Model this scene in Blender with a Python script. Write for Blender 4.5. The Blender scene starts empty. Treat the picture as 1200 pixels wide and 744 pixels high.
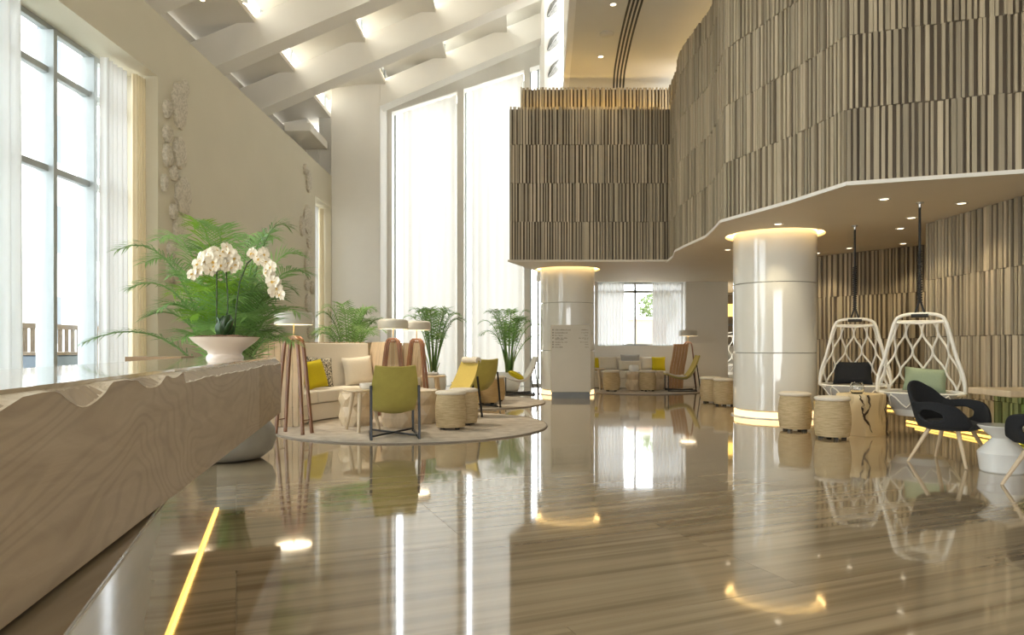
import bpy, bmesh, math, random
from mathutils import Vector, Matrix, noise as mnoise

random.seed(7)
C = bpy.context.scene.collection
SC = bpy.context.scene
PI = math.pi
R = math.radians

# ------------------------------------------------------------------ camera
cam_d = bpy.data.cameras.new('camera')
cam_d.sensor_width = 36.0
cam_d.lens = 24.0
cam_d.shift_y = 33.0 / 1200.0
cam_d.clip_end = 300
cam = bpy.data.objects.new('camera', cam_d)
cam.location = (0, 0, 1.1)
cam.rotation_euler = (PI / 2, 0, 0)
C.objects.link(cam)
SC.camera = cam

# ------------------------------------------------------------------ world, exposure
SKY_STRENGTH = 5.5
w = bpy.data.worlds.new('World')
SC.world = w
w.use_nodes = True
nt = w.node_tree
bg = nt.nodes['Background']
tc = nt.nodes.new('ShaderNodeTexCoord')
sp = nt.nodes.new('ShaderNodeSeparateXYZ')
rp = nt.nodes.new('ShaderNodeValToRGB')
rp.color_ramp.elements[0].position = 0.0
rp.color_ramp.elements[0].color = (0.98, 0.985, 0.97, 1)
rp.color_ramp.elements[1].position = 1.0
rp.color_ramp.elements[1].color = (0.88, 0.94, 1.0, 1)
nt.links.new(tc.outputs['Generated'], sp.inputs[0])
nt.links.new(sp.outputs['Z'], rp.inputs[0])
nt.links.new(rp.outputs[0], bg.inputs['Color'])
bg.inputs['Strength'].default_value = SKY_STRENGTH

vs = SC.view_settings
vs.view_transform = 'Standard'
vs.look = 'None'
vs.gamma = 1.0
vs.exposure = 0.42
vs.use_curve_mapping = False
SC.display_settings.display_device = 'sRGB'
cy = SC.cycles
cy.max_bounces = 10
cy.diffuse_bounces = 5
cy.glossy_bounces = 5
cy.transmission_bounces = 6
cy.transparent_max_bounces = 12
cy.sample_clamp_indirect = 6.0
cy.caustics_reflective = False
cy.caustics_refractive = False
cy.blur_glossy = 0.5
cy.use_denoising = True


def portal(loc, rot, sx, sy):
    l = bpy.data.lights.new('daylight_portal', 'AREA')
    l.shape = 'RECTANGLE'
    l.size = sx
    l.size_y = sy
    l.cycles.is_portal = True
    o = bpy.data.objects.new('daylight_portal', l)
    o.location = loc
    o.rotation_euler = rot
    C.objects.link(o)
    return o


portal((-5.3, 5.2, 2.3), (0, -PI / 2, 0), 4.6, 7.4)        # left window
portal((-5.3, 16.65, 2.3), (0, -PI / 2, 0), 4.6, 1.4)
portal((-1.2, 18.95, 4.2), (-PI / 2, 0, 0), 4.4, 8.4)      # tall far windows
portal((3.5, 18.95, 1.95), (-PI / 2, 0, 0), 2.4, 1.75)     # window under the soffit
portal((0.9, -4.3, 1.5), (PI / 2, 0, 0), 6.4, 3.0)         # unseen rear opening, added for fill daylight


def lamp(name, kind, loc, energy, col, **kw):
    l = bpy.data.lights.new(name, kind)
    l.energy = energy
    l.color = col
    for k, v in kw.items():
        setattr(l, k, v)
    o = bpy.data.objects.new(name, l)
    o.location = loc
    C.objects.link(o)
    return o


# warm lamp tones
WARM = (1.0, 0.72, 0.42)
AMBER = (1.0, 0.62, 0.22)


# ------------------------------------------------------------------ materials
def pbr(name, c1, c2=None, scale=(6, 6, 6), rough=0.5, metal=0.0, bump=0.0, spec=0.5, coat=0.0,
        rnd=0.0, detail=4.0, dist=0.0, trans=0.0, alpha=1.0, p0=0.3, p1=0.7, rvar=0.0, emit=None, es=0.0,
        bscale=None, offs=False, subsurf=0.0):
    m = bpy.data.materials.new(name)
    m.use_nodes = True
    t = m.node_tree
    n = t.nodes
    b = n['Principled BSDF']
    c2 = c2 or tuple(x * 0.93 for x in c1)
    tcn = n.new('ShaderNodeTexCoord')
    mp = n.new('ShaderNodeMapping')
    mp.inputs['Scale'].default_value = scale
    t.links.new(tcn.outputs['Object'], mp.inputs['Vector'])
    oi = n.new('ShaderNodeObjectInfo')
    if offs:
        mul = n.new('ShaderNodeVectorMath')
        mul.operation = 'SCALE'
        mul.inputs[0].default_value = (37.0, 91.0, 53.0)
        t.links.new(oi.outputs['Random'], mul.inputs['Scale'])
        t.links.new(mul.outputs[0], mp.inputs['Location'])
    nz = n.new('ShaderNodeTexNoise')
    nz.inputs['Scale'].default_value = 1.0
    nz.inputs['Detail'].default_value = detail
    nz.inputs['Distortion'].default_value = dist
    t.links.new(mp.outputs[0], nz.inputs['Vector'])
    cr = n.new('ShaderNodeValToRGB')
    cr.color_ramp.elements[0].position = p0
    cr.color_ramp.elements[1].position = p1
    cr.color_ramp.elements[0].color = (*c1, 1)
    cr.color_ramp.elements[1].color = (*c2, 1)
    t.links.new(nz.outputs['Fac'], cr.inputs[0])
    last = cr.outputs[0]
    if rnd > 0:
        hs = n.new('ShaderNodeHueSaturation')
        mr = n.new('ShaderNodeMapRange')
        mr.inputs['To Min'].default_value = 1 - rnd
        mr.inputs['To Max'].default_value = 1 + rnd
        t.links.new(oi.outputs['Random'], mr.inputs['Value'])
        t.links.new(mr.outputs[0], hs.inputs['Value'])
        t.links.new(last, hs.inputs['Color'])
        last = hs.outputs[0]
    t.links.new(last, b.inputs['Base Color'])
    b.inputs['Roughness'].default_value = rough
    b.inputs['Metallic'].default_value = metal
    b.inputs['Specular IOR Level'].default_value = spec
    b.inputs['Coat Weight'].default_value = coat
    b.inputs['Coat Roughness'].default_value = 0.03
    b.inputs['Alpha'].default_value = alpha
    if trans:
        b.inputs['Transmission Weight'].default_value = trans
    if subsurf:
        b.inputs['Subsurface Weight'].default_value = subsurf
    if rvar:
        mr2 = n.new('ShaderNodeMapRange')
        mr2.inputs['To Min'].default_value = rough
        mr2.inputs['To Max'].default_value = rough + rvar
        t.links.new(nz.outputs['Fac'], mr2.inputs['Value'])
        t.links.new(mr2.outputs[0], b.inputs['Roughness'])
    if bump:
        bp = n.new('ShaderNodeBump')
        bp.inputs['Strength'].default_value = bump
        bp.inputs['Distance'].default_value = 0.02
        src = nz
        if bscale:
            mp2 = n.new('ShaderNodeMapping')
            mp2.inputs['Scale'].default_value = bscale
            t.links.new(tcn.outputs['Object'], mp2.inputs['Vector'])
            src = n.new('ShaderNodeTexNoise')
            src.inputs['Scale'].default_value = 1.0
            src.inputs['Detail'].default_value = 3
            t.links.new(mp2.outputs[0], src.inputs['Vector'])
        t.links.new(src.outputs['Fac'], bp.inputs['Height'])
        t.links.new(bp.outputs[0], b.inputs['Normal'])
    if emit:
        b.inputs['Emission Color'].default_value = (*emit, 1)
        b.inputs['Emission Strength'].default_value = es
    return m


def emission(name, col, s):
    return pbr(name, col, col, rough=0.5, emit=col, es=s)


def glass_pane(name, tint=(0.97, 0.99, 1.0)):
    m = bpy.data.materials.new(name)
    m.use_nodes = True
    t = m.node_tree
    n = t.nodes
    n.remove(n['Principled BSDF'])
    out = n['Material Output']
    tr = n.new('ShaderNodeBsdfTransparent')
    tr.inputs[0].default_value = (*tint, 1)
    gl = n.new('ShaderNodeBsdfGlossy')
    gl.inputs['Roughness'].default_value = 0.02
    fr = n.new('ShaderNodeFresnel')
    fr.inputs['IOR'].default_value = 1.3
    ge = n.new('ShaderNodeNewGeometry')
    iv = n.new('ShaderNodeMath')
    iv.operation = 'SUBTRACT'
    iv.inputs[0].default_value = 1.0
    t.links.new(ge.outputs['Backfacing'], iv.inputs[1])
    mu = n.new('ShaderNodeMath')
    mu.operation = 'MULTIPLY'
    t.links.new(fr.outputs[0], mu.inputs[0])
    t.links.new(iv.outputs[0], mu.inputs[1])
    mx = n.new('ShaderNodeMixShader')
    t.links.new(mu.outputs[0], mx.inputs[0])
    t.links.new(tr.outputs[0], mx.inputs[1])
    t.links.new(gl.outputs[0], mx.inputs[2])
    t.links.new(mx.outputs[0], out.inputs['Surface'])
    return m


def sheer(name, col, transp=0.3, transl=0.6):
    m = bpy.data.materials.new(name)
    m.use_nodes = True
    t = m.node_tree
    n = t.nodes
    n.remove(n['Principled BSDF'])
    out = n['Material Output']
    tc_ = n.new('ShaderNodeTexCoord')
    mp = n.new('ShaderNodeMapping')
    mp.inputs['Scale'].default_value = (60, 60, 2)
    nz = n.new('ShaderNodeTexNoise')
    t.links.new(tc_.outputs['Object'], mp.inputs[0])
    t.links.new(mp.outputs[0], nz.inputs['Vector'])
    cr = n.new('ShaderNodeValToRGB')
    cr.color_ramp.elements[0].color = (*[c * 0.94 for c in col], 1)
    cr.color_ramp.elements[1].color = (*col, 1)
    t.links.new(nz.outputs['Fac'], cr.inputs[0])
    d = n.new('ShaderNodeBsdfDiffuse')
    tl = n.new('ShaderNodeBsdfTranslucent')
    tr = n.new('ShaderNodeBsdfTransparent')
    t.links.new(cr.outputs[0], d.inputs[0])
    t.links.new(cr.outputs[0], tl.inputs[0])
    m1 = n.new('ShaderNodeMixShader')
    m1.inputs[0].default_value = transl
    t.links.new(d.outputs[0], m1.inputs[1])
    t.links.new(tl.outputs[0], m1.inputs[2])
    m2 = n.new('ShaderNodeMixShader')
    m2.inputs[0].default_value = transp
    t.links.new(m1.outputs[0], m2.inputs[1])
    t.links.new(tr.outputs[0], m2.inputs[2])
    t.links.new(m2.outputs[0], out.inputs['Surface'])
    return m


def stone_floor(name):
    """banded polished travertine; veins run along the tile's own X"""
    m = pbr(name, (0.235, 0.17, 0.098), (0.47, 0.37, 0.24), scale=(0.32, 14.0, 1), rough=0.065, spec=0.8,
            detail=5.0, dist=0.25, p0=0.30, p1=0.70, offs=True, rnd=0.07)
    t = m.node_tree
    n = t.nodes
    b = n['Principled BSDF']
    ramp = [x for x in n if x.bl_idname == 'ShaderNodeValToRGB'][0].color_ramp
    e = ramp.elements.new(0.45)
    e.color = (0.335, 0.255, 0.158, 1)
    e = ramp.elements.new(0.54)
    e.color = (0.40, 0.312, 0.198, 1)
    b.inputs['IOR'].default_value = 1.55
    b.inputs['Coat Weight'].default_value = 0.45
    b.inputs['Coat Roughness'].default_value = 0.03
    return m


def oak(name, c1, c2, rough=0.5, sc=(2.2, 2.2, 9), spec=0.4, coat=0.0):
    m = pbr(name, c1, c2, scale=sc, rough=rough, spec=spec, coat=coat, detail=6, dist=1.6, p0=0.25, p1=0.75,
            bump=0.12)
    t = m.node_tree
    n = t.nodes
    b = n['Principled BSDF']
    tcn = [x for x in n if x.bl_idname == 'ShaderNodeTexCoord'][0]
    mp = n.new('ShaderNodeMapping')
    mp.inputs['Scale'].default_value = (1.3, 0.55, 1.9)
    t.links.new(tcn.outputs['Object'], mp.inputs[0])
    nz2 = n.new('ShaderNodeTexNoise')
    nz2.inputs['Scale'].default_value = 1.0
    nz2.inputs['Detail'].default_value = 2.5
    nz2.inputs['Roughness'].default_value = 0.45
    nz2.inputs['Distortion'].default_value = 0.5
    t.links.new(mp.outputs[0], nz2.inputs['Vector'])
    ml = n.new('ShaderNodeMath')
    ml.operation = 'MULTIPLY'
    ml.inputs[1].default_value = 170.0
    t.links.new(nz2.outputs['Fac'], ml.inputs[0])
    wv = n.new('ShaderNodeMath')
    wv.operation = 'SINE'
    t.links.new(ml.outputs[0], wv.inputs[0])
    mx = n.new('ShaderNodeMix')
    mx.data_type = 'RGBA'
    mx.blend_type = 'MULTIPLY'
    mx.inputs['Factor'].default_value = 0.2
    cr = n.new('ShaderNodeValToRGB')
    cr.color_ramp.elements[0].position = 0.0
    cr.color_ramp.elements[0].color = (0.42, 0.36, 0.3, 1)
    cr.color_ramp.elements[1].position = 0.55
    cr.color_ramp.elements[1].color = (1, 1, 1, 1)
    wr_ = n.new('ShaderNodeMapRange')
    wr_.inputs['From Min'].default_value = -1.0
    t.links.new(wv.outputs[0], wr_.inputs['Value'])
    t.links.new(wr_.outputs[0], cr.inputs[0])
    base = [x for x in n if x.bl_idname == 'ShaderNodeValToRGB'][0]
    t.links.new(base.outputs[0], mx.inputs['A'])
    t.links.new(cr.outputs[0], mx.inputs['B'])
    t.links.new(mx.outputs['Result'], b.inputs['Base Color'])
    return m


M = {}
M['paint'] = pbr('warm_plaster', (0.68, 0.63, 0.50), (0.66, 0.61, 0.48), scale=(1.5, 1.5, 1.5), rough=0.7, spec=0.25)
M['white'] = pbr('white_paint', (0.82, 0.79, 0.73), (0.80, 0.77, 0.71), scale=(2, 2, 2), rough=0.65, spec=0.25)
M['ceil'] = pbr('ceiling_paint', (0.66, 0.63, 0.56), (0.64, 0.61, 0.54), scale=(2, 2, 2), rough=0.7, spec=0.2)
M['soffit'] = pbr('soffit_paint', (0.70, 0.63, 0.52), (0.68, 0.61, 0.50), scale=(2, 2, 2), rough=0.6, spec=0.25)
M['slat'] = pbr('weathered_walnut_slat', (0.32, 0.265, 0.18), (0.50, 0.43, 0.31), scale=(14, 14, 1.1), rough=0.5, spec=0.35,
                rnd=0.27, detail=5, bump=0.12, offs=True)
M['slat_back'] = pbr('dark_wood_backing', (0.10, 0.073, 0.045), (0.13, 0.10, 0.065), scale=(8, 8, 2), rough=0.6)
M['stone'] = stone_floor('polished_banded_travertine')
M['joint'] = pbr('floor_grout', (0.26, 0.20, 0.135), rough=0.7)
M['oak'] = oak('limed_oak_face', (0.40, 0.305, 0.205), (0.50, 0.40, 0.28), rough=0.5)
M['oak_end'] = oak('limed_oak_end_block', (0.33, 0.24, 0.145), (0.42, 0.31, 0.19), rough=0.5)
M['oak_top'] = oak('lacquered_oak_top', (0.42, 0.33, 0.22), (0.54, 0.44, 0.30), rough=0.12, spec=0.7, coat=0.5)
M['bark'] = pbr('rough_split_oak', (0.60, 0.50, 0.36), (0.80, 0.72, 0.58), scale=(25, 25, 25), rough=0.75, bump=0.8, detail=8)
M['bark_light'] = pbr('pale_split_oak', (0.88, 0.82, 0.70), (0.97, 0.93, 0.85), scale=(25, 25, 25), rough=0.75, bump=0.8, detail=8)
M['plinth'] = pbr('polished_grey_marble', (0.40, 0.365, 0.30), (0.50, 0.46, 0.385), scale=(1.2, 1.2, 7), rough=0.06, spec=0.7, coat=0.4)
M['plinth_top'] = pbr('polished_brown_stone', (0.22, 0.165, 0.105), (0.30, 0.23, 0.15), scale=(9, 0.6, 3), rough=0.1, spec=0.6)
M['walnut'] = pbr('red_walnut', (0.19, 0.085, 0.042), (0.28, 0.13, 0.065), scale=(18, 18, 3), rough=0.4, detail=5, bump=0.06)
M['orange_lit'] = pbr('orange_lit_wood', (0.42, 0.235, 0.11), (0.54, 0.32, 0.16), scale=(18, 18, 3), rough=0.4, detail=5)  # orange light falling on the sofa's end slats, put into the wood colour
M['ash'] = pbr('pale_ash_wood', (0.56, 0.435, 0.28), (0.67, 0.54, 0.365), scale=(18, 18, 2), rough=0.42, detail=5)
M['brownwood'] = pbr('brown_veneer', (0.26, 0.17, 0.09), (0.33, 0.22, 0.12), scale=(2, 12, 12), rough=0.4)
M['cane'] = pbr('pale_slat_wood', (0.56, 0.42, 0.27), (0.68, 0.53, 0.36), scale=(20, 20, 1.5), rough=0.45, rnd=0.08)
M['spalt'] = pbr('spalted_timber', (0.78, 0.62, 0.36), (0.40, 0.26, 0.12), scale=(6, 6, 2.2), rough=0.5, detail=7, dist=1.2, p0=0.5, p1=0.72)
M['crack'] = pbr('dark_timber_cracks', (0.05, 0.032, 0.02), (0.10, 0.06, 0.035), scale=(20, 20, 20), rough=0.8)
M['cream'] = pbr('cream_upholstery', (0.74, 0.675, 0.565), (0.70, 0.635, 0.525), scale=(90, 90, 90), rough=0.85, spec=0.2, bump=0.12)
M['beige'] = pbr('beige_linen', (0.69, 0.63, 0.52), (0.63, 0.57, 0.46), scale=(120, 120, 120), rough=0.9, spec=0.15, bump=0.2)
M['yellow'] = pbr('mustard_yellow_fabric', (0.62, 0.50, 0.02), (0.55, 0.44, 0.015), scale=(120, 120, 120), rough=0.85, spec=0.2, bump=0.15)
M['pattern'] = pbr('black_and_cream_print', (0.05, 0.045, 0.035), (0.62, 0.56, 0.44), scale=(45, 45, 45), rough=0.85, p0=0.47, p1=0.53, dist=1.0)
M['olive'] = pbr('olive_leather', (0.43, 0.37, 0.09), (0.39, 0.335, 0.08), scale=(12, 12, 12), rough=0.45, spec=0.4, bump=0.03)
M['ochre'] = pbr('ochre_felt', (0.55, 0.42, 0.11), (0.50, 0.38, 0.10), scale=(80, 80, 80), rough=0.8, spec=0.2)
M['offwhite'] = pbr('off_white_leather', (0.80, 0.78, 0.73), (0.76, 0.74, 0.69), scale=(12, 12, 12), rough=0.5)
M['blackmetal'] = pbr('matt_black_steel', (0.018, 0.019, 0.02), (0.03, 0.03, 0.03), scale=(20, 20, 20), rough=0.4, metal=0.4)
M['blackfab'] = pbr('charcoal_wool', (0.018, 0.019, 0.021), (0.03, 0.031, 0.034), scale=(140, 140, 140), rough=0.85, spec=0.25, bump=0.15)
M['blueblack'] = pbr('slate_grey_wool', (0.045, 0.05, 0.058), (0.062, 0.067, 0.076), scale=(140, 140, 140), rough=0.8, spec=0.25, bump=0.15)
M['rope'] = pbr('woven_seagrass_rope', (0.44, 0.33, 0.17), (0.64, 0.50, 0.30), scale=(9, 9, 90), rough=0.8, bump=0.6, bscale=(40, 40, 110))
M['rope2'] = pbr('honey_woven_rope', (0.50, 0.33, 0.14), (0.60, 0.42, 0.20), scale=(9, 9, 90), rough=0.8, bump=0.6, bscale=(40, 40, 110))
M['rugm'] = pbr('mottled_wool_rug', (0.42, 0.36, 0.29), (0.56, 0.49, 0.40), scale=(7, 7, 7), rough=0.95, spec=0.1, detail=8, bump=0.3, bscale=(160, 160, 10))
M['rugedge'] = pbr('rug_binding', (0.24, 0.20, 0.16), rough=0.9)
M['boulder'] = pbr('grey_concrete', (0.27, 0.255, 0.225), (0.34, 0.32, 0.28), scale=(4, 4, 4), rough=0.5, detail=8, bump=0.05)
M['ceramic'] = pbr('blush_ceramic', (0.80, 0.70, 0.61), (0.78, 0.68, 0.59), scale=(3, 3, 3), rough=0.28, spec=0.5)
M['whitegloss'] = pbr('white_lacquer', (0.80, 0.80, 0.77), (0.78, 0.78, 0.75), scale=(3, 3, 3), rough=0.15, coat=0.3)
M['mulch'] = pbr('bark_mulch', (0.16, 0.085, 0.045), (0.30, 0.17, 0.09), scale=(60, 60, 60), rough=0.95, bump=1.0)
def leafmat(name, c1, c2, rnd=0.25, tl=0.45):
    m = pbr(name, c1, c2, scale=(3, 3, 3), rough=0.42, spec=0.4, rnd=rnd)
    t = m.node_tree
    n = t.nodes
    b = n['Principled BSDF']
    col = b.inputs['Base Color'].links[0].from_socket
    tr = n.new('ShaderNodeBsdfTranslucent')
    t.links.new(col, tr.inputs[0])
    mx = n.new('ShaderNodeMixShader')
    mx.inputs[0].default_value = tl
    t.links.new(b.outputs[0], mx.inputs[1])
    t.links.new(tr.outputs[0], mx.inputs[2])
    t.links.new(mx.outputs[0], n['Material Output'].inputs['Surface'])
    return m


M['leaf'] = leafmat('palm_leaf_green', (0.18, 0.34, 0.09), (0.34, 0.52, 0.19), 0.35)
M['leaf_y'] = leafmat('young_palm_leaf', (0.24, 0.45, 0.04), (0.36, 0.56, 0.08), 0.15)
M['leaf_d'] = leafmat('far_palm_leaf', (0.17, 0.33, 0.08), (0.28, 0.46, 0.14), 0.25)
M['stem'] = pbr('palm_cane', (0.25, 0.34, 0.09), (0.34, 0.40, 0.14), scale=(5, 5, 20), rough=0.5)
M['orchidleaf'] = pbr('dark_orchid_leaf', (0.018, 0.05, 0.012), (0.03, 0.075, 0.02), scale=(5, 5, 5), rough=0.3)
M['orchidstem'] = pbr('dark_flower_stem', (0.035, 0.06, 0.02), (0.06, 0.09, 0.03), scale=(5, 5, 30), rough=0.6)
M['petal'] = pbr('cream_petal', (0.86, 0.80, 0.66), (0.80, 0.72, 0.56), scale=(15, 15, 15), rough=0.6, spec=0.2, rnd=0.05)
M['petalc'] = pbr('yellow_lip', (0.70, 0.45, 0.08), rough=0.6)
M['shade'] = pbr('putty_lamp_shade', (0.60, 0.56, 0.47), (0.58, 0.54, 0.45), scale=(4, 4, 4), rough=0.45)
M['brass'] = pbr('brushed_brass', (0.62, 0.42, 0.18), (0.55, 0.37, 0.15), scale=(20, 20, 20), rough=0.3, metal=1.0)
M['steel'] = pbr('brushed_steel', (0.55, 0.55, 0.54), (0.48, 0.48, 0.47), scale=(20, 20, 20), rough=0.3, metal=1.0)
M['column'] = pbr('glossy_white_column_glass', (0.82, 0.81, 0.75), (0.80, 0.79, 0.73), scale=(1.5, 1.5, 1.5), rough=0.07, spec=0.6, coat=0.6)
M['seam'] = pbr('column_seam', (0.33, 0.32, 0.28), rough=0.5)
M['signp'] = pbr('taupe_sign_board', (0.45, 0.405, 0.305), (0.43, 0.385, 0.29), scale=(3, 3, 3), rough=0.35)
M['signb'] = pbr('slate_sign_base', (0.08, 0.085, 0.08), (0.11, 0.115, 0.105), scale=(6, 6, 6), rough=0.4)
M['ink'] = pbr('dark_olive_lettering', (0.10, 0.085, 0.05), rough=0.5)
M['rattan'] = pbr('white_rattan', (0.90, 0.875, 0.80), (0.85, 0.82, 0.73), scale=(30, 30, 30), rough=0.5)
M['greyseat'] = pbr('grey_seat_fabric', (0.36, 0.35, 0.33), (0.42, 0.41, 0.39), scale=(90, 90, 90), rough=0.9)
M['traymat'] = pbr('white_seat_base', (0.66, 0.66, 0.64), (0.62, 0.62, 0.60), scale=(9, 9, 9), rough=0.6)
M['sage'] = pbr('sage_green_fabric', (0.34, 0.40, 0.26), (0.30, 0.36, 0.23), scale=(120, 120, 120), rough=0.9)
M['frame'] = pbr('grey_white_window_frame', (0.42, 0.44, 0.43), (0.39, 0.41, 0.40), scale=(6, 6, 6), rough=0.4)
M['glass'] = glass_pane('window_glass')
M['dimming_pane'] = glass_pane('dimmed_skylight_glass', (0.8, 0.8, 0.77))  # grey tint added to cut the daylight through the skylights
M['clear'] = pbr('clear_bowl_glass', (0.95, 0.97, 0.97), rough=0.02, trans=1.0)
M['greenglass'] = glass_pane('green_tinted_glass', (0.74, 0.84, 0.66))
M['sheer'] = sheer('white_sheer', (0.92, 0.92, 0.91), 0.04, 0.14)
M['sheer2'] = sheer('dense_white_voile', (0.93, 0.91, 0.86), 0.0, 0.21)
M['drape'] = sheer('beige_drape', (0.82, 0.72, 0.52), 0.0, 0.16)
M['coral'] = pbr('carved_plaster_coral', (0.56, 0.51, 0.41), (0.72, 0.66, 0.55), scale=(28, 28, 28), rough=0.75, bump=0.9, detail=2, p0=0.4, p1=0.6)
M['leafmetal'] = pbr('silvered_leaf', (0.16, 0.16, 0.15), (0.34, 0.34, 0.32), scale=(18, 18, 18), rough=0.4, metal=0.2, bump=0.3)
M['slot'] = pbr('black_air_slot', (0.02, 0.02, 0.02), rough=0.6)
M['led'] = emission('amber_led_strip', (1.0, 0.63, 0.14), 1.7)
M['led_col'] = emission('column_led_strip', (1.0, 0.70, 0.30), 6.0)
M['led_cove'] = emission('cove_led_strip', (1.0, 0.72, 0.32), 3.6)
M['led_band'] = emission('band_led_strip', (1.0, 0.64, 0.16), 22.0)
M['led_base'] = emission('column_base_strip', (1.0, 0.72, 0.36), 1.4)
M['roof_fill'] = emission('roof_fill_glow', (1.0, 0.84, 0.58), 9.0)  # added warm glow for the roof panels
M['bulb'] = emission('lamp_diffuser', (1.0, 0.82, 0.56), 7.0)
M['down'] = emission('downlight_lens', (1.0, 0.86, 0.62), 3.0)
M['out_ground'] = pbr('terrace_paving', (0.55, 0.52, 0.47), (0.60, 0.57, 0.52), rough=0.8)
M['out_wall'] = pbr('outside_render', (0.80, 0.79, 0.76), (0.76, 0.75, 0.72), rough=0.8)
M['out_pink'] = pbr('outside_pink_render', (0.62, 0.42, 0.32), (0.58, 0.39, 0.30), rough=0.8)
M['out_fence'] = pbr('outside_fence_wood', (0.10, 0.07, 0.045), (0.14, 0.10, 0.06), rough=0.8)
M['out_glass'] = pbr('outside_dark_glass', (0.12, 0.14, 0.16), rough=0.3)
M['out_car'] = pbr('outside_slate_panel', (0.05, 0.07, 0.09), (0.07, 0.09, 0.11), rough=0.4)
M['out_leaf'] = pbr('outside_leaf', (0.16, 0.22, 0.07), (0.24, 0.30, 0.12), rough=0.6, rnd=0.1)
M['out_trunk'] = pbr('outside_bark', (0.12, 0.08, 0.05), (0.18, 0.13, 0.08), rough=0.9)


# ------------------------------------------------------------------ mesh helpers
class MB:
    def __init__(s):
        s.v = []
        s.f = []
        s.mi = []

    def add(s, vs_, fs_, mi=0):
        o = len(s.v)
        s.v.extend([tuple(p) for p in vs_])
        for f in fs_:
            s.f.append(tuple(i + o for i in f))
            s.mi.append(mi)
        return s

    def box(s, c, d, rz=0.0, mat=None, mi=0):
        hx, hy, hz = d[0] / 2, d[1] / 2, d[2] / 2
        pts = [Vector((x, y, z)) for z in (-hz, hz) for y in (-hy, hy) for x in (-hx, hx)]
        m = mat if mat is not None else Matrix.Rotation(rz, 3, 'Z')
        pts = [m @ p + Vector(c) for p in pts]
        return s.add(pts, [(0, 2, 3, 1), (4, 5, 7, 6), (0, 1, 5, 4), (2, 6, 7, 3), (0, 4, 6, 2), (1, 3, 7, 5)], mi)

    def bx(s, x0, x1, y0, y1, z0, z1, mi=0):
        return s.box(((x0 + x1) / 2, (y0 + y1) / 2, (z0 + z1) / 2), (abs(x1 - x0), abs(y1 - y0), abs(z1 - z0)), mi=mi)

    def prism(s, poly, z0, z1, mi=0):
        n = len(poly)
        a = sum(poly[i][0] * poly[(i + 1) % n][1] - poly[(i + 1) % n][0] * poly[i][1] for i in range(n))
        if a < 0:
            poly = poly[::-1]
        vs_ = [(p[0], p[1], z0) for p in poly] + [(p[0], p[1], z1) for p in poly]
        fs_ = [tuple(range(n))[::-1], tuple(range(n, 2 * n))]
        fs_ += [(i, (i + 1) % n, n + (i + 1) % n, n + i) for i in range(n)]
        return s.add(vs_, fs_, mi)

    def rings(s, rings, closed_u=True, caps=True, closed_v=False, mi=0):
        """loft a list of rings with the same number of points"""
        n = len(rings[0])
        vs_ = [p for r in rings for p in r]
        fs_ = []
        m = len(rings)
        for i in range(m if closed_v else m - 1):
            for j in range(n if closed_u else n - 1):
                a, b = i * n + j, i * n + (j + 1) % n
                k = ((i + 1) % m) * n
                fs_.append((a, b, k + (j + 1) % n, k + j))
        if caps and closed_u and not closed_v:
            fs_.append(tuple(range(n))[::-1])
            fs_.append(tuple(range((m - 1) * n, m * n)))
        return s.add(vs_, fs_, mi)

    def lathe(s, prof, seg=32, c=(0, 0, 0), caps=True, mi=0, sx=1.0, sy=1.0):
        rg = []
        for r, z in prof:
            rg.append([(c[0] + sx * r * math.cos(2 * PI * j / seg), c[1] + sy * r * math.sin(2 * PI * j / seg), c[2] + z) for j in range(seg)])
        return s.rings(rg, True, caps, mi=mi)

    def tube(s, pts, r, seg=8, closed=False, mi=0):
        pts = [Vector(p) for p in pts]
        n = len(pts)
        rr = r if isinstance(r, (list, tuple)) else [r] * n
        rg = []
        up = None
        for i, p in enumerate(pts):
            if closed:
                t = pts[(i + 1) % n] - pts[i - 1]
            else:
                t = pts[min(i + 1, n - 1)] - pts[max(i - 1, 0)]
            t.normalize()
            if up is None:
                up = Vector((0, 0, 1)) if abs(t.z) < 0.9 else Vector((1, 0, 0))
            u = up - t * up.dot(t)
            if u.length < 1e-4:
                u = t.orthogonal()
            u.normalize()
            v = t.cross(u)
            up = u
            rg.append([p + (u * math.cos(2 * PI * j / seg) + v * math.sin(2 * PI * j / seg)) * rr[i] for j in range(seg)])
        return s.rings(rg, True, not closed, closed)

    def build(s, name, mat, parent=None, smooth=None, bevel=0.0, loc=None, rot=None, subsurf=0, solid=0.0):
        me = bpy.data.meshes.new(name)
        me.from_pydata([tuple(p) for p in s.v], [], s.f)
        mats = mat if isinstance(mat, (list, tuple)) else [mat]
        for m in mats:
            me.materials.append(m)
        if len(mats) > 1:
            me.polygons.foreach_set('material_index', s.mi)
        if smooth is not None:
            me.polygons.foreach_set('use_smooth', [True] * len(me.polygons))
            if smooth < 180:
                me.set_sharp_from_angle(angle=R(smooth))
        me.update()
        o = bpy.data.objects.new(name, me)
        C.objects.link(o)
        if parent:
            o.parent = parent
        if loc:
            o.location = loc
        if rot:
            o.rotation_euler = rot
        if solid:
            md = o.modifiers.new('solid', 'SOLIDIFY')
            md.thickness = solid
            md.offset = 0
        if bevel:
            md = o.modifiers.new('bevel', 'BEVEL')
            md.width = bevel
            md.segments = 2
            md.limit_method = 'ANGLE'
        if subsurf:
            md = o.modifiers.new('sub', 'SUBSURF')
            md.levels = subsurf
            md.render_levels = subsurf
        return o


def tag(o, label, cat, group=None):
    o['label'] = label
    o['category'] = cat
    if group:
        o['group'] = group
    return o


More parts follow.
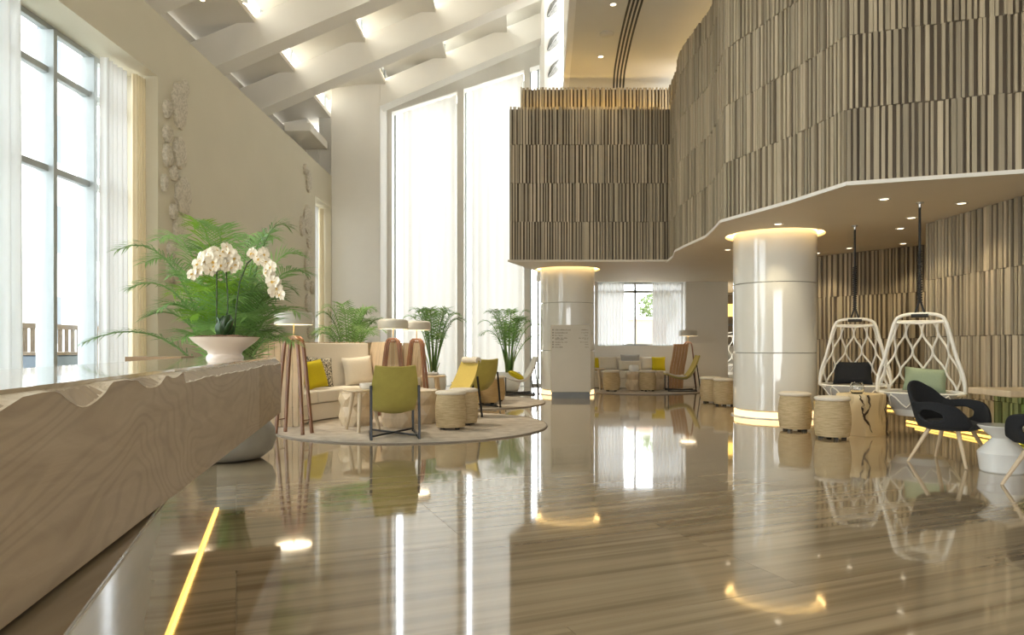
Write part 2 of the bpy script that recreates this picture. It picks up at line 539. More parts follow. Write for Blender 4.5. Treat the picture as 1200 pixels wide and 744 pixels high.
def thing(name, label, cat, loc=(0, 0, 0), rz=0.0, group=None):
    o = bpy.data.objects.new(name, None)
    o.empty_display_size = 0.1
    C.objects.link(o)
    o.location = loc
    o.rotation_euler = (0, 0, rz)
    return tag(o, label, cat, group)


def struct(o):
    o['kind'] = 'structure'
    return o


def sroot(name, loc=(0, 0, 0)):
    o = bpy.data.objects.new(name, None)
    C.objects.link(o)
    o.location = loc
    return struct(o)


def share(name, src, parent, loc=(0, 0, 0), rot=(0, 0, 0), scale=(1, 1, 1)):
    o = src.copy()
    o.name = name
    C.objects.link(o)
    o.parent = parent
    o.location = loc
    o.rotation_euler = rot
    o.scale = scale
    return o


def dup(root, loc, rz, label):
    r = root.copy()
    C.objects.link(r)
    r.location = loc
    r.rotation_euler = (0, 0, rz)
    r['label'] = label

    def rec(src, dst):
        for ch in list(src.children):
            c = ch.copy()
            C.objects.link(c)
            c.parent = dst
            rec(ch, c)
    rec(root, r)
    return r


def arc(cx, cy, r, a0, a1, n):
    return [(cx + r * math.cos(a0 + (a1 - a0) * i / n), cy + r * math.sin(a0 + (a1 - a0) * i / n)) for i in range(n + 1)]


# ================================================================== SETTING
# ---- floor: grout bed and polished stone slabs laid at 22 degrees
floor = MB().bx(-5.1, 8.5, -4.0, 22.6, -0.20, -0.012).build('floor', M['joint'])
struct(floor)


def clip(poly, x0, x1, y0, y1):
    def cut(ps, inside, inter):
        out = []
        for i in range(len(ps)):
            a, b = ps[i - 1], ps[i]
            if inside(b):
                if not inside(a):
                    out.append(inter(a, b))
                out.append(b)
            elif inside(a):
                out.append(inter(a, b))
        return out
    for ax, v, sgn in ((0, x0, 1), (0, x1, -1), (1, y0, 1), (1, y1, -1)):
        def ins(p):
            return sgn * (p[ax] - v) >= 0

        def itx(a, b):
            t = (v - a[ax]) / (b[ax] - a[ax])
            return (a[0] + t * (b[0] - a[0]), a[1] + t * (b[1] - a[1]))
        poly = cut(poly, ins, itx)
        if len(poly) < 3:
            return []
    return poly


TA = R(22)
ca, sa = math.cos(TA), math.sin(TA)
TL, TW, GAP = 2.4, 1.2, 0.0012
for j in range(-8, 24):
    for i in range(-8, 10):
        u0 = i * TL + (TL / 2 if j % 2 else 0)
        v0 = j * TW
        q = [(u0 + GAP, v0 + GAP), (u0 + TL - GAP, v0 + GAP), (u0 + TL - GAP, v0 + TW - GAP), (u0 + GAP, v0 + TW - GAP)]
        wpoly = [(a * ca - b * sa, a * sa + b * ca) for a, b in q]
        wp = clip(wpoly, -5.05, 8.4, -4.0, 22.5)
        if not wp or (max(p[0] for p in wp) - min(p[0] for p in wp)) < 0.05:
            continue
        lp = [(x * ca + y * sa, -x * sa + y * ca) for x, y in wp]
        cx = sum(p[0] for p in lp) / len(lp)
        cyy = sum(p[1] for p in lp) / len(lp)
        o = MB().prism([(p[0] - cx, p[1] - cyy) for p in lp], -0.012, 0.0).build('floor_slab', M['stone'], floor)
        o.location = (cx * ca - cyy * sa, cx * sa + cyy * ca, 0)
        o.rotation_euler = (0, 0, TA)

# ---- left wall with two deep window openings
wl = MB()
XW, XO, ZT, ZO = -4.6, -5.15, 5.42, 4.6
wl.bx(XO, XW, -4.0, 1.5, 0, ZO).bx(XO, XW, 8.87, 15.95, 0, ZO).bx(XO, XW, 17.35, 18.7, 0, ZO)
wl.bx(XO, XW, -4.0, 18.7, ZO, ZT)
struct(wl.build('wall_left', M['paint']))
# deep ledge on top of the wall, closed by a low strip under the eaves
cl = MB()
cl.bx(-6.1, -5.15, -4.0, 18.7, 5.3, ZT).bx(-6.1, -6.0, -4.0, 18.7, ZT, 6.9)
struct(cl.build('wall_eaves', M['white']))
struct(MB().bx(-5.3, -4.7, 15.9, 17.4, 6.1, 6.3).build('trim_1', M['white'], bevel=0.01))

# ---- pier at the far left and the far wall with its tall bays
struct(MB().bx(-4.62, -3.36, 17.4, 18.7, 0, 8.6).bx(-6.1, -5.4, 18.0, 18.7, 5.3, 8.0).bx(-5.1, -4.62, 18.0, 18.7, 5.3, 8.0).bx(-5.4, -5.1, 18.0, 18.7, 5.3, 6.5).bx(-5.4, -5.1, 18.0, 18.7, 7.3, 8.0).build('wall_far_left', M['white'], bevel=0.02))


def zhead(x):
    return 8.45 + 0.32 * x


def slopebox(mb, x0, x1, y0, y1, f0, f1):
    """box whose bottom follows f0(x) and top f1(x)"""
    vs_ = [(x, y, f(x)) for f in (f0, f1) for y in (y0, y1) for x in (x0, x1)]
    mb.add(vs_, [(0, 2, 3, 1), (4, 5, 7, 6), (0, 1, 5, 4), (2, 6, 7, 3), (0, 4, 6, 2), (1, 3, 7, 5)])


wf = MB()
for x0, x1 in ((-3.36, -3.24), (-1.48, -1.30), (0.33, 0.48), (0.95, 2.31)):
    slopebox(wf, x0, x1, 18.42, 18.85, lambda x: 0, lambda x: 9.9)
slopebox(wf, -3.355, 1.0, 18.44, 18.83, zhead, lambda x: zhead(x) + 1.6)
wf.bx(2.31, 4.69, 18.42, 18.85, 0, 1.1).bx(4.69, 5.83, 18.42, 18.85, 0, 2.86).bx(2.31, 5.83, 18.42, 18.85, 2.83, 3.4)
struct(wf.build('wall_far', M['white']))
struct(MB().bx(4.0, 5.83, 18.395, 18.42, 0, 0.1).build('baseboard_far', M['white'], bevel=0.005))


# ---- vaulted roof: bowed panels, skylight slots, beams
def zb(x):
    return 8.62 + 0.425 * x


roof = sroot('ceiling_vault')
slots = [-4.85, -3.30, -1.75, -0.20]
edges = [-6.25] + slots + [1.25]
STEP = 0.40
for i in range(5):
    a = edges[i]
    b = edges[i + 1]
    za = zb(a) + (0.62 + STEP if i else 0.95)
    zc = zb(b) + 0.55
    rg = []
    for y in (-4.0, 18.7):
        lo, hi = [], []
        for k in range(9):
            t = k / 8
            x = a + (b + 0.07 - a) * t
            z = za + (zc - za) * t + 0.06 * math.sin(PI * t)
            lo.append((x, y, z))
            hi.append((x, y, z + 0.1))
        rg.append(lo + hi[::-1])
    MB().rings(rg).build('roof_panel', M['white'], roof, smooth=35)
for n_, x in enumerate(slots):
    t = sroot('window_%d' % (n_ + 7), (x, 0, 0))
    z0, z1 = zb(x) + 0.62, zb(x) + 0.62 + STEP + 0.03
    fr = MB()
    for y in [-3.9 + 0.9 * k for k in range(26)]:
        fr.box((0.0, y, (z0 + z1) / 2), (0.05, 0.035, z1 - z0))
    fr.build('glazing_bar', M['frame'], t)['kind'] = 'stuff'
    MB().bx(-0.004, 0.004, -4.0, 18.7, z0, z1).build('pane', M['dimming_pane'], t)
    if n_ < 3:
        MB().bx(0.035, 0.06, 10.7, 17.4, z0 + 0.035, z0 + 0.055).build('light_strip', M['roof_fill'], t)  # unseen glowing strip on the sill, added to brighten the roof panels
for y0, x0 in ((10.3, -6.05), (12.7, -6.05), (15.0, -6.05), (17.4, -3.36)):
    b = MB()
    slopebox(b, x0, 1.0, y0, y0 + 0.4, zb, lambda x: zb(x) + 0.66)
    # lower flange seam on the near face
    bo = b.build('ceiling_beam', M['white'])
    s_ = MB()
    slopebox(s_, x0, 1.0, y0 - 0.03, y0, lambda x: zb(x) + 0.0, lambda x: zb(x) + 0.17)
    s_.build('beam_lip', M['white'], bo)
    struct(bo)

# fascia between vault and flat ceiling, and the white pier with leaf ornaments
FZ = 6.9
fpl = [(0.90, -4.0), (0.92, 10.0), (0.96, 11.46), (1.045, 13.07), (1.16, 15.4)]
fs = MB()
rg = []
for x, y in fpl:
    rg.append([(x, y, FZ - 0.02), (x + 0.12, y, FZ - 0.02), (x + 0.12, y, 10.2), (x, y, 10.2)])
fs.rings(rg)
struct(fs.build('wall_fascia', M['white']))
struct(MB().bx(0.74, 1.22, 15.95, 18.5, 2.9, 10.2).build('wall_pier', M['white'], bevel=0.02))
cf = MB()
cf.prism(fpl + [(1.16, 15.9), (8.4, 15.9), (8.4, -4.0)], FZ, FZ + 0.15)
struct(cf.build('ceiling_flat', M['ceil']))

# ---- mezzanine volumes
SZ = 2.83
mpl = [(7.0, 6.30), (3.65, 7.44), (3.47, 8.30), (3.23, 9.0), (3.02, 9.6), (3.12, 10.3), (3.19, 10.94), (3.12, 12.0), (3.10, 12.6), (3.24, 13.35), (3.30, 14.22)]


def offset_poly(pl, d):
    out = []
    n = len(pl)
    for i in range(n):
        a = Vector(pl[max(i - 1, 0)])
        b = Vector(pl[min(i + 1, n - 1)])
        t = (b - a).normalized()
        nrm = Vector((-t.y, t.x))       # left of travel
        out.append((pl[i][0] + nrm.x * d, pl[i][1] + nrm.y * d))
    return out


unit = MB().bx(-0.5, 0.5, -0.5, 0.5, -0.5, 0.5)
SLAT = unit.build('slat', M['slat'])


def slat_run(root, p, q, nrm, rows, pitch=0.072, dmax=0.06):
    """vertical sticks of uneven width and depth in stacked rows along p->q, standing out along nrm"""
    p, q, nrm = Vector(p), Vector(q), Vector(nrm).normalized()
    L = (q - p).length
    d = (q - p) / L
    ang = math.atan2(d.y, d.x)
    k = pitch / 0.072
    for z0, z1 in rows:
        s = random.uniform(0, 0.012)
        while s < L - 0.02:
            wd = random.choice((0.026, 0.032, 0.038, 0.044, 0.05)) * k
            wd = min(wd, L - s)
            dep = random.choice((0.018, 0.026, 0.034, 0.042)) * dmax / 0.06
            c = p + d * (s + wd / 2) + nrm * (dep / 2)
            a, b = z0, z1 - random.choice((0.003, 0.008, 0.012))
            share('slat', SLAT, root, (c.x, c.y, (a + b) / 2), (0, 0, ang), (wd, dep, b - a))
            s += wd + random.choice((0.006, 0.022, 0.03, 0.036, 0.044)) * k


rows_up = [(5.27, 6.07), (4.47, 5.27), (3.67, 4.47), (2.87, 3.67)]
rows_up2 = [(6.07, 6.5)] + rows_up

front = struct(MB().prism([mpl[0], mpl[1], (3.85, 7.6), (7.0, 6.6)], 2.87, 6.5).build('wall_mezzanine_front', M['slat_back']))
n1 = (-0.32, -0.95)
slat_run(front, (6.3, 6.538), mpl[1], n1, rows_up2)
side = struct(MB().prism(mpl[1:5] + offset_poly(mpl[1:5], -0.14)[::-1], 2.87, 6.5).build('wall_mezzanine_side', M['slat_back']))
for k in range(1, 4):
    a, b = Vector(mpl[k]), Vector(mpl[k + 1])
    t = b - a
    slat_run(side, a, b, (-t.y, t.x), rows_up2)
rear = struct(MB().prism(mpl[4:] + offset_poly(mpl[4:], -0.14)[::-1], 2.87, 6.5).build('wall_mezzanine_rear', M['slat_back']))
for k in range(4, 10):
    a, b = Vector(mpl[k]), Vector(mpl[k + 1])
    t = b - a
    slat_run(rear, a, b, (-t.y, t.x), rows_up2, pitch=0.085)
box = struct(MB().prism([(-0.05, 14.16), (3.3, 14.16), (3.3, 18.4), (0.7, 18.4), (0.62, 15.9)], 3.03, 6.0).bx(-0.05, 3.3, 14.16, 14.26, 2.87, 3.03).build('wall_mezzanine_box', M['slat_back']))
slat_run(box, (-0.05, 14.16), (3.3, 14.16), (0, -1), [(5.27, 6.05), (4.47, 5.27), (3.67, 4.47), (2.87, 3.67)], pitch=0.066, dmax=0.055)
band = struct(MB().bx(0.22, 3.6, 14.72, 15.2, 6.0, 6.62).build('wall_mezzanine_band', M['slat_back']))
slat_run(band, (0.22, 14.72), (3.6, 14.72), (0, -1), [(6.02, 6.66)], pitch=0.075, dmax=0.06)
SLAT.parent = band
SLAT.location = (0.2, 14.70, 6.34)
SLAT.scale = (0.03, 0.06, 0.64)
struct(MB().prism([mpl[1], (7, 6.35), (7, 14.1), (3.32, 14.1)] + [p for p in mpl[2:10]][::-1], 6.46, 6.5).build('trim_2', M['white']))
# closing wall above the flat ceiling cove at the far end
struct(MB().bx(1.16, 8.4, 15.55, 15.7, 6.0, 7.0).build('wall_cove', M['white']))
# cove LEDs lying on top of the volumes
cv = sroot('trim_3')
pl = [Vector((p[0], p[1])) for p in offset_poly(mpl[1:], -0.22)]
for k in range(len(pl) - 1):
    a, b = pl[k], pl[k + 1]
    MB().box((((a + b) / 2).x, ((a + b) / 2).y, 6.52), ((b - a).length, 0.02, 0.03), math.atan2((b - a).y, (b - a).x)).build('cove_light', M['led_cove'], cv)
MB().bx(0.3, 3.3, 14.44, 14.46, 6.0, 6.03).build('cove_light', M['led_band'], cv)
MB().bx(0.9, 3.2, 15.1, 15.13, 6.63, 6.67).build('cove_light', M['led_cove'], cv)

# ---- soffit slab with two round holes for the columns
COL = [(4.13, 10.75, 0.62), (1.27, 15.62, 0.62)]
cu = bpy.data.curves.new('soffit', 'CURVE')
cu.dimensions = '2D'
cu.fill_mode = 'BOTH'
cu.extrude = 0.02


def spline(pts):
    sp_ = cu.splines.new('POLY')
    sp_.points.add(len(pts) - 1)
    for p, q in zip(sp_.points, pts):
        p.co = (q[0], q[1], 0, 1)
    sp_.use_cyclic_u = True


lip = offset_poly(mpl, 0.095)
spline(lip[:-1] + [(3.26, 14.06), (-0.09, 14.06), (0.58, 15.9), (0.66, 18.42), (5.7, 18.42), (5.7, 22.5), (8.4, 22.5), (8.4, 5.85), (7.0, 6.2)])
for x, y, r in COL:
    spline(arc(x, y, r + 0.12, 0, 2 * PI, 64)[:-1])
co = bpy.data.objects.new('soffit_curve', cu)
C.objects.link(co)
dg = bpy.context.evaluated_depsgraph_get()
me = bpy.data.meshes.new_from_object(co.evaluated_get(dg))
bpy.data.objects.remove(co)
me.materials.clear()
me.materials.append(M['soffit'])
so = bpy.data.objects.new('ceiling_soffit', me)
so.location = (0, 0, SZ + 0.02)
C.objects.link(so)
struct(so)
# white edge lip that runs around the soffit
lp = MB()
e0 = offset_poly(mpl, 0.098)
e1 = offset_poly(mpl, 0.085)
lp.rings([[(a[0], a[1], SZ - 0.004), (b[0], b[1], SZ - 0.004), (b[0], b[1], SZ + 0.035), (a[0], a[1], SZ + 0.035)] for a, b in zip(e0, e1)])
struct(lp.build('trim_4', M['white']))
# round troughs above the holes
for k, (x, y, r) in enumerate(COL):
    tr = MB()
    tr.rings([[(x + q * math.cos(2 * PI * j / 48), y + q * math.sin(2 * PI * j / 48), z) for j in range(48)] for q, z in ((r + 0.12, SZ + 0.02), (r + 0.12, SZ + 0.16), (r - 0.05, SZ + 0.16))], True, False)
    o = struct(tr.build('trim_%d' % (5 + k), M['white'], smooth=40))
    led = MB()
    led.rings([[(x + q * math.cos(2 * PI * j / 48), y + q * math.sin(2 * PI * j / 48), z) for j in range(48)] for q, z in ((r + 0.112, SZ + 0.05), (r + 0.095, SZ + 0.05), (r + 0.095, SZ + 0.085), (r + 0.112, SZ + 0.085))], True, False, True)
    led.build('ring_light', M['led_col'], o)

# ---- right-hand slatted walls with stepped amber plinth light
rows_low = [(2.03, 2.83), (1.23, 2.03), (0.43, 1.23), (0.13, 0.43)]
wr = struct(MB().bx(5.9, 6.05, -4.0, 9.7, 0.0, SZ + 0.02).build('wall_right', M['slat_back']))
slat_run(wr, (5.9, 9.7), (5.9, 5.35), (-1, 0), rows_low, pitch=0.078)
wru = struct(MB().bx(5.9, 6.05, -4.0, 6.62, SZ, 6.95).build('wall_right_upper', M['paint']))
wa = struct(MB().prism([(5.6, 13.62), (7.4, 11.3), (7.55, 11.4), (5.75, 13.74)], 0.0, SZ + 0.02).build('wall_alcove', M['slat_back']))
slat_run(wa, (5.6, 13.62), (7.4, 11.3), (-0.79, -0.613), rows_low, pitch=0.082)
struct(MB().prism([(5.95, 9.62), (7.55, 9.62), (7.55, 11.4), (7.4, 11.4), (7.4, 9.7), (5.95, 9.7)], 0, SZ + 0.02).build('wall_return', M['slat_back']))
struct(MB().prism([(5.65, 13.6), (8.4, 14.4), (8.4, 22.5), (8.3, 22.5), (8.3, 14.5), (5.65, 13.75)], 0, SZ + 0.02).build('wall_corridor', M['paint']))
struct(MB().bx(5.7, 8.4, 22.4, 22.5, 0, SZ + 0.02).build('wall_bar', M['paint']))
t = sroot('trim_7')
MB().bx(5.62, 5.9, 5.3, 9.7, 0.0, 0.05).build('plinth_step', M['slat_back'], t)
MB().bx(5.74, 5.9, 5.3, 9.7, 0.05, 0.11).build('plinth_step', M['slat_back'], t)
MB().bx(5.60, 5.618, 5.3, 9.7, 0.012, 0.04).build('light_strip', M['led'], t)
MB().bx(5.722, 5.738, 5.3, 9.7, 0.062, 0.095).build('light_strip', M['led'], t)
t = sroot('trim_8')
d = Vector((1.8, -2.32)).normalized()
a_ = math.atan2(d.y, d.x)
MB().box((6.5 - 0.79 * 0.1, 12.46 - 0.613 * 0.1, 0.05), (2.93, 0.2, 0.1), a_).build('plinth_step', M['slat_back'], t)
MB().box((6.5 - 0.79 * 0.212, 12.46 - 0.613 * 0.212, 0.04), (2.9, 0.018, 0.04), a_).build('light_strip', M['led'], t)

# ---- wall behind the camera; its wide opening is added to let fill daylight in
wb = MB()
wb.bx(-5.1, -2.3, -4.15, -4.0, 0, 7.2).bx(4.1, 6.05, -4.15, -4.0, 0, 7.2).bx(-2.3, 4.1, -4.15, -4.0, 3.0, 7.2)
slopebox(wb, -5.1, 1.0, -4.15, -4.0, lambda x: 7.2, lambda x: max(7.25, zb(x) + 0.6))
struct(wb.build('wall_back', M['paint']))


# ---- windows: frames, mullions, panes
def window(n, loc, rz, W, H, vx, hz, th=0.07, dp=0.1, vth=None, vdp=None):
    """local X along the window, local Y = depth, sill at z=0"""
    t = sroot('window_%d' % n, loc)
    t.rotation_euler = (0, 0, rz)
    f = MB()
    f.bx(0, W, -dp / 2, dp / 2, 0, th).bx(0, W, -dp / 2, dp / 2, H - th, H)
    f.bx(0, th, -dp / 2, dp / 2, th, H - th).bx(W - th, W, -dp / 2, dp / 2, th, H - th)
    f.build('window_frame', M['frame'], t, bevel=0.004)
    vth = vth or th
    vdp = vdp or dp
    for x in vx:
        MB().bx(x - vth / 2, x + vth / 2, -vdp / 2, vdp / 2, th, H - th).build('mullion', M['frame'], t, bevel=0.004)
    for z in hz:
        MB().bx(th, W - th, -dp / 2, dp / 2, z - 0.035, z + 0.035).build('transom', M['frame'], t, bevel=0.004)
    xs = [th] + list(vx) + [W - th]
    zs = [th] + list(hz) + [H - th]
    for i in range(len(xs) - 1):
        for j in range(len(zs) - 1):
            MB().bx(xs[i], xs[i + 1], -0.006, 0.006, zs[j], zs[j + 1]).build('pane', M['glass'], t)
    return t


window(1, (-5.08, 1.5, 0.0), PI / 2, 7.37, 4.6, [7.37 - 0.72 * k + 0.02 for k in range(1, 10)], [3.03, 4.1], 0.06, 0.08, 0.06, 0.2)
window(2, (-5.08, 15.95, 0.0), PI / 2, 1.4, 4.6, [0.7], [3.03], 0.06, 0.08)
for k, (x0, x1) in enumerate(((-3.24, -1.48), (-1.30, 0.33), (0.48, 0.95))):
    window(3 + k, (x0, 18.8, 0), 0, x1 - x0, zhead(x0) + 0.35, [0.35] if k < 2 else [0.24], [], 0.06, 0.08)
window(6, (2.31, 18.72, 1.1), 0, 2.38, 1.73, [1.06], [1.48], 0.05, 0.08)


# ================================================================== BUILDERS
def curtain(name, p0, p1, z0, z1, folds, amp, mat, label, cat='curtain', group=None, seedv=0, zs=0.0):
    rnd = random.Random(seedv)
    p0, p1 = Vector(p0), Vector(p1)
    L = (p1 - p0).length
    d = (p1 - p0) / L
    nn = Vector((-d.y, d.x))
    N = folds * 8
    ph = [rnd.uniform(-0.6, 0.6) for _ in range(folds + 2)]
    rows = []
    cx, cy_ = (p0.x + p1.x) / 2, (p0.y + p1.y) / 2
    for i in range(7):
        t = i / 6
        z = z0 + (z1 - z0) * t
        row = []
        for k in range(N + 1):
            u = k / N
            f = u * folds
            j = int(f)
            pp = ph[j] * (1 - (f - j)) + ph[j + 1] * (f - j)
            am = amp * (1 - 0.25 * t) * (0.8 + 0.3 * pp)
            off = am * math.sin(2 * PI * f + pp) + 0.25 * am * math.sin(4 * PI * f + 1.3 + pp + t)
            q = p0 + d * (L * u + 0.1 * am * math.cos(2 * PI * f)) + nn * off
            row.append((q.x - cx, q.y - cy_, z + zs * t * (u - 0.5)))
        rows.append(row)
    o = MB().rings(rows, False, False).build(name, mat, smooth=180)
    o.location = (cx, cy_, 0)
    return tag(o, label, cat, group)


def pillow(name, w_, h_, t_, mat, loc, rot, label, group=None, cat='cushion'):
    n = 14
    vs_, fs_ = [], []
    for side_ in (1, -1):
        for i in range(n + 1):
            for j in range(n + 1):
                u, v = 2 * i / n - 1, 2 * j / n - 1
                th = (max(0, 1 - u ** 4) * max(0, 1 - v ** 4)) ** 0.5
                px = u * (1 - 0.07 * (1 - v * v) * abs(u) ** 3)
                pz = v * (1 - 0.07 * (1 - u * u) * abs(v) ** 3)
                vs_.append((px * w_ / 2, side_ * (th * t_ / 2 + 0.004), pz * h_ / 2 + h_ / 2))
    m = (n + 1) * (n + 1)
    for s in (0, 1):
        for i in range(n):
            for j in range(n):
                a = s * m + i * (n + 1) + j
                f = (a, a + 1, a + n + 2, a + n + 1)
                fs_.append(f if s == 0 else f[::-1])
    # close the rim
    rim = [i * (n + 1) for i in range(n)] + [n * (n + 1) + j for j in range(n)] + [i * (n + 1) + n for i in range(n, 0, -1)] + [j for j in range(n, 0, -1)]
    for k in range(len(rim)):
        a, b = rim[k], rim[(k + 1) % len(rim)]
        fs_.append((b, a, m + a, m + b))
    o = MB().add(vs_, fs_).build(name, mat, smooth=60)
    pip = MB().tube([(Vector(vs_[k]) * 0.5 + Vector(vs_[m + k]) * 0.5) for k in rim], 0.006, 6, True)
    pip.build('piping', mat, o, smooth=60)
    o.location = loc
    o.rotation_euler = rot
    return tag(o, label, cat, group)


# ---- stools
def make_stool(name, label, body_mat, group, top_mat):
    t = thing(name, label, 'stool', group=group)
    prof = []
    n = 46
    for i in range(n + 1):
        u = i / n
        z = 0.03 + 0.42 * u
        r = 0.178 + 0.027 * math.sin(PI * min(1, u * 0.95 + 0.05)) + (0.004 if i % 2 else 0.0)
        prof.append((r, z))
    MB().lathe(prof, 40).build('woven_body', body_mat, t, smooth=60)
    MB().lathe([(0.165, 0.45), (0.192, 0.452), (0.203, 0.468), (0.198, 0.487), (0.17, 0.498), (0.1, 0.503), (0.0005, 0.504)], 40).build('seat_pad', top_mat, t, smooth=60)
    for k in range(4):
        a = PI / 4 + k * PI / 2
        MB().bx(-0.025, 0.025, -0.02, 0.02, 0, 0.035).build('foot', M['slot'], t, loc=(0.13 * math.cos(a), 0.13 * math.sin(a), 0), rot=(0, 0, a))
    return t


# ---- sling lounge chair (faces local +Y)
def make_sling(label, outer, inner, seat_mat, group=None, headrest=False):
    t = thing('lounge_chair', label, 'chair', group=group)
    prof = [(-0.42, 0.84), (-0.385, 0.74), (-0.335, 0.60), (-0.275, 0.46), (-0.2, 0.345), (-0.1, 0.285), (0.02, 0.28), (0.15, 0.31), (0.28, 0.355), (0.41, 0.405)]
    wid = [0.232, 0.25, 0.27, 0.27, 0.255, 0.25, 0.262, 0.255, 0.25, 0.24]

    def sheet(off, k0=0, k1=None, wk=1.0, th=0.02, nm='sling', mat=None):
        P = prof[k0:k1]
        rows = []
        for side_ in (0, 1):
            for i, (y, z) in enumerate(P):
                ii = i + k0
                a = prof[max(ii - 1, 0)]
                b = prof[min(ii + 1, len(prof) - 1)]
                tv = Vector((b[0] - a[0], b[1] - a[1])).normalized()
                nr = Vector((-tv.y, tv.x))        # up/forward side
                if nr.y < 0 and ii > 5:
                    nr = -nr
                row = []
                for k in range(11):
                    u = 2 * k / 10 - 1
                    bow = (u * u) * (0.05, 0.05, 0.055, 0.07, 0.075, 0.06, 0.04, 0.02, 0.012, 0.01)[ii]
                    o_ = off + (th if side_ else 0) + bow
                    row.append((u * wid[ii] * wk, y + nr.x * o_, z + nr.y * o_))
                rows.append(row)
        n = len(P)
        rg = [rows[i] + rows[n + i][::-1] for i in range(n)]
        return MB().rings(rg, True, True).build(nm, mat, t, smooth=50)
    sheet(-0.012, nm='sling_shell', mat=outer, th=0.014)
    sheet(0.0035, wk=0.985, nm='seat_lining', mat=inner, th=0.012)
    if seat_mat:
        sheet(0.018, 5, 10, 0.96, 0.03, 'seat_pad', seat_mat)
    if headrest:
        MB().tube([(-0.2, -0.375, 0.86), (-0.1, -0.385, 0.865), (0.1, -0.385, 0.865), (0.2, -0.375, 0.86)], 0.05, 12).build('headrest', M['beige'], t, smooth=60)
    for s in (-1, 1):
        x = s * 0.275
        lg = MB()
        lg.box((x, -0.345, 0.31), (0.03, 0.022, 0.63), mat=Matrix.Rotation(R(-8), 3, 'X'))
        lg.build('rear_leg', M['blackmetal'], t, bevel=0.003)
        MB().box((x * 0.95, 0.36, 0.195), (0.03, 0.022, 0.39)).build('front_leg', M['blackmetal'], t, bevel=0.003)
        MB().bx(x - 0.015, x + 0.015, -0.31, 0.37, 0.0, 0.024).build('floor_rail', M['blackmetal'], t, bevel=0.003)
        ang = math.atan2(0.66, -s * 0.5)
        MB().box((0, 0.03, 0.036), (0.84, 0.022, 0.022), ang).build('cross_rail', M['blackmetal'], t, bevel=0.003)
    return t


# ---- floor lamp
def make_floor_lamp(label, group, energy=26):
    t = thing('floor_lamp', label, 'lamp', group=group)
    MB().lathe([(0.0005, 1.50), (0.17, 1.50), (0.212, 1.488), (0.232, 1.46), (0.235, 1.36), (0.235, 1.345), (0.225, 1.345), (0.222, 1.45), (0.2, 1.478), (0.0005, 1.485)], 48, caps=False).build('lamp_shade', M['shade'], t, smooth=40)
    MB().tube([(0, 0, 1.13), (0, 0, 1.485)], 0.009, 10).build('stem', M['brass'], t, smooth=60)
    MB().lathe([(0.012, 1.365), (0.222, 1.365), (0.222, 1.37), (0.012, 1.37)], 40, caps=False).build('diffuser', M['bulb'], t, smooth=40)
    for s in (-1, 1):
        top = 1.19
        pts = [(s * 0.09, -0.2, 0.0), (s * 0.075, -0.165, 0.4), (s * 0.062, -0.13, 0.8), (s * 0.055, -0.1, 1.08), (s * 0.052, -0.08, top - 0.03), (s * 0.05, -0.045, top), (s * 0.05, 0.045, top),
               (s * 0.052, 0.08, top - 0.03), (s * 0.055, 0.1, 1.08), (s * 0.062, 0.13, 0.8), (s * 0.075, 0.165, 0.4), (s * 0.09, 0.2, 0.0)]
        rg = []
        for i, p in enumerate(pts):
            a = Vector(pts[max(i - 1, 0)])
            b = Vector(pts[min(i + 1, len(pts) - 1)])
            tv = (b - a).normalized()
            nr = tv.cross(Vector((1, 0, 0))).normalized()
            P = Vector(p)
            hw, hd = 0.018, 0.017
            rg.append([P + Vector((hw, 0, 0)) + nr * hd, P + Vector((-hw, 0, 0)) + nr * hd, P + Vector((-hw, 0, 0)) - nr * hd, P + Vector((hw, 0, 0)) - nr * hd])
        MB().rings(rg).build('leg', M['walnut'], t, smooth=40, bevel=0.003)
    MB().bx(-0.11, 0.11, -0.03, 0.03, 1.135, 1.16).build('crosspiece', M['walnut'], t, bevel=0.003)
    MB().tube([(-0.085, -0.185, 0.17), (0.085, -0.185, 0.17)], 0.007, 8).build('stretcher', M['walnut'], t)
    MB().tube([(-0.085, 0.185, 0.17), (0.085, 0.185, 0.17)], 0.007, 8).build('stretcher', M['walnut'], t)
    return t


# ---- arc sofa (angles in world, centre at the thing's base)
def arc_solid(sec, a0, a1, n):
    rg = []
    for i in range(n + 1):
        a = a0 + (a1 - a0) * i / n
        rg.append([(r * math.cos(a), r * math.sin(a), z) for r, z in sec])
    return MB().rings(rg)


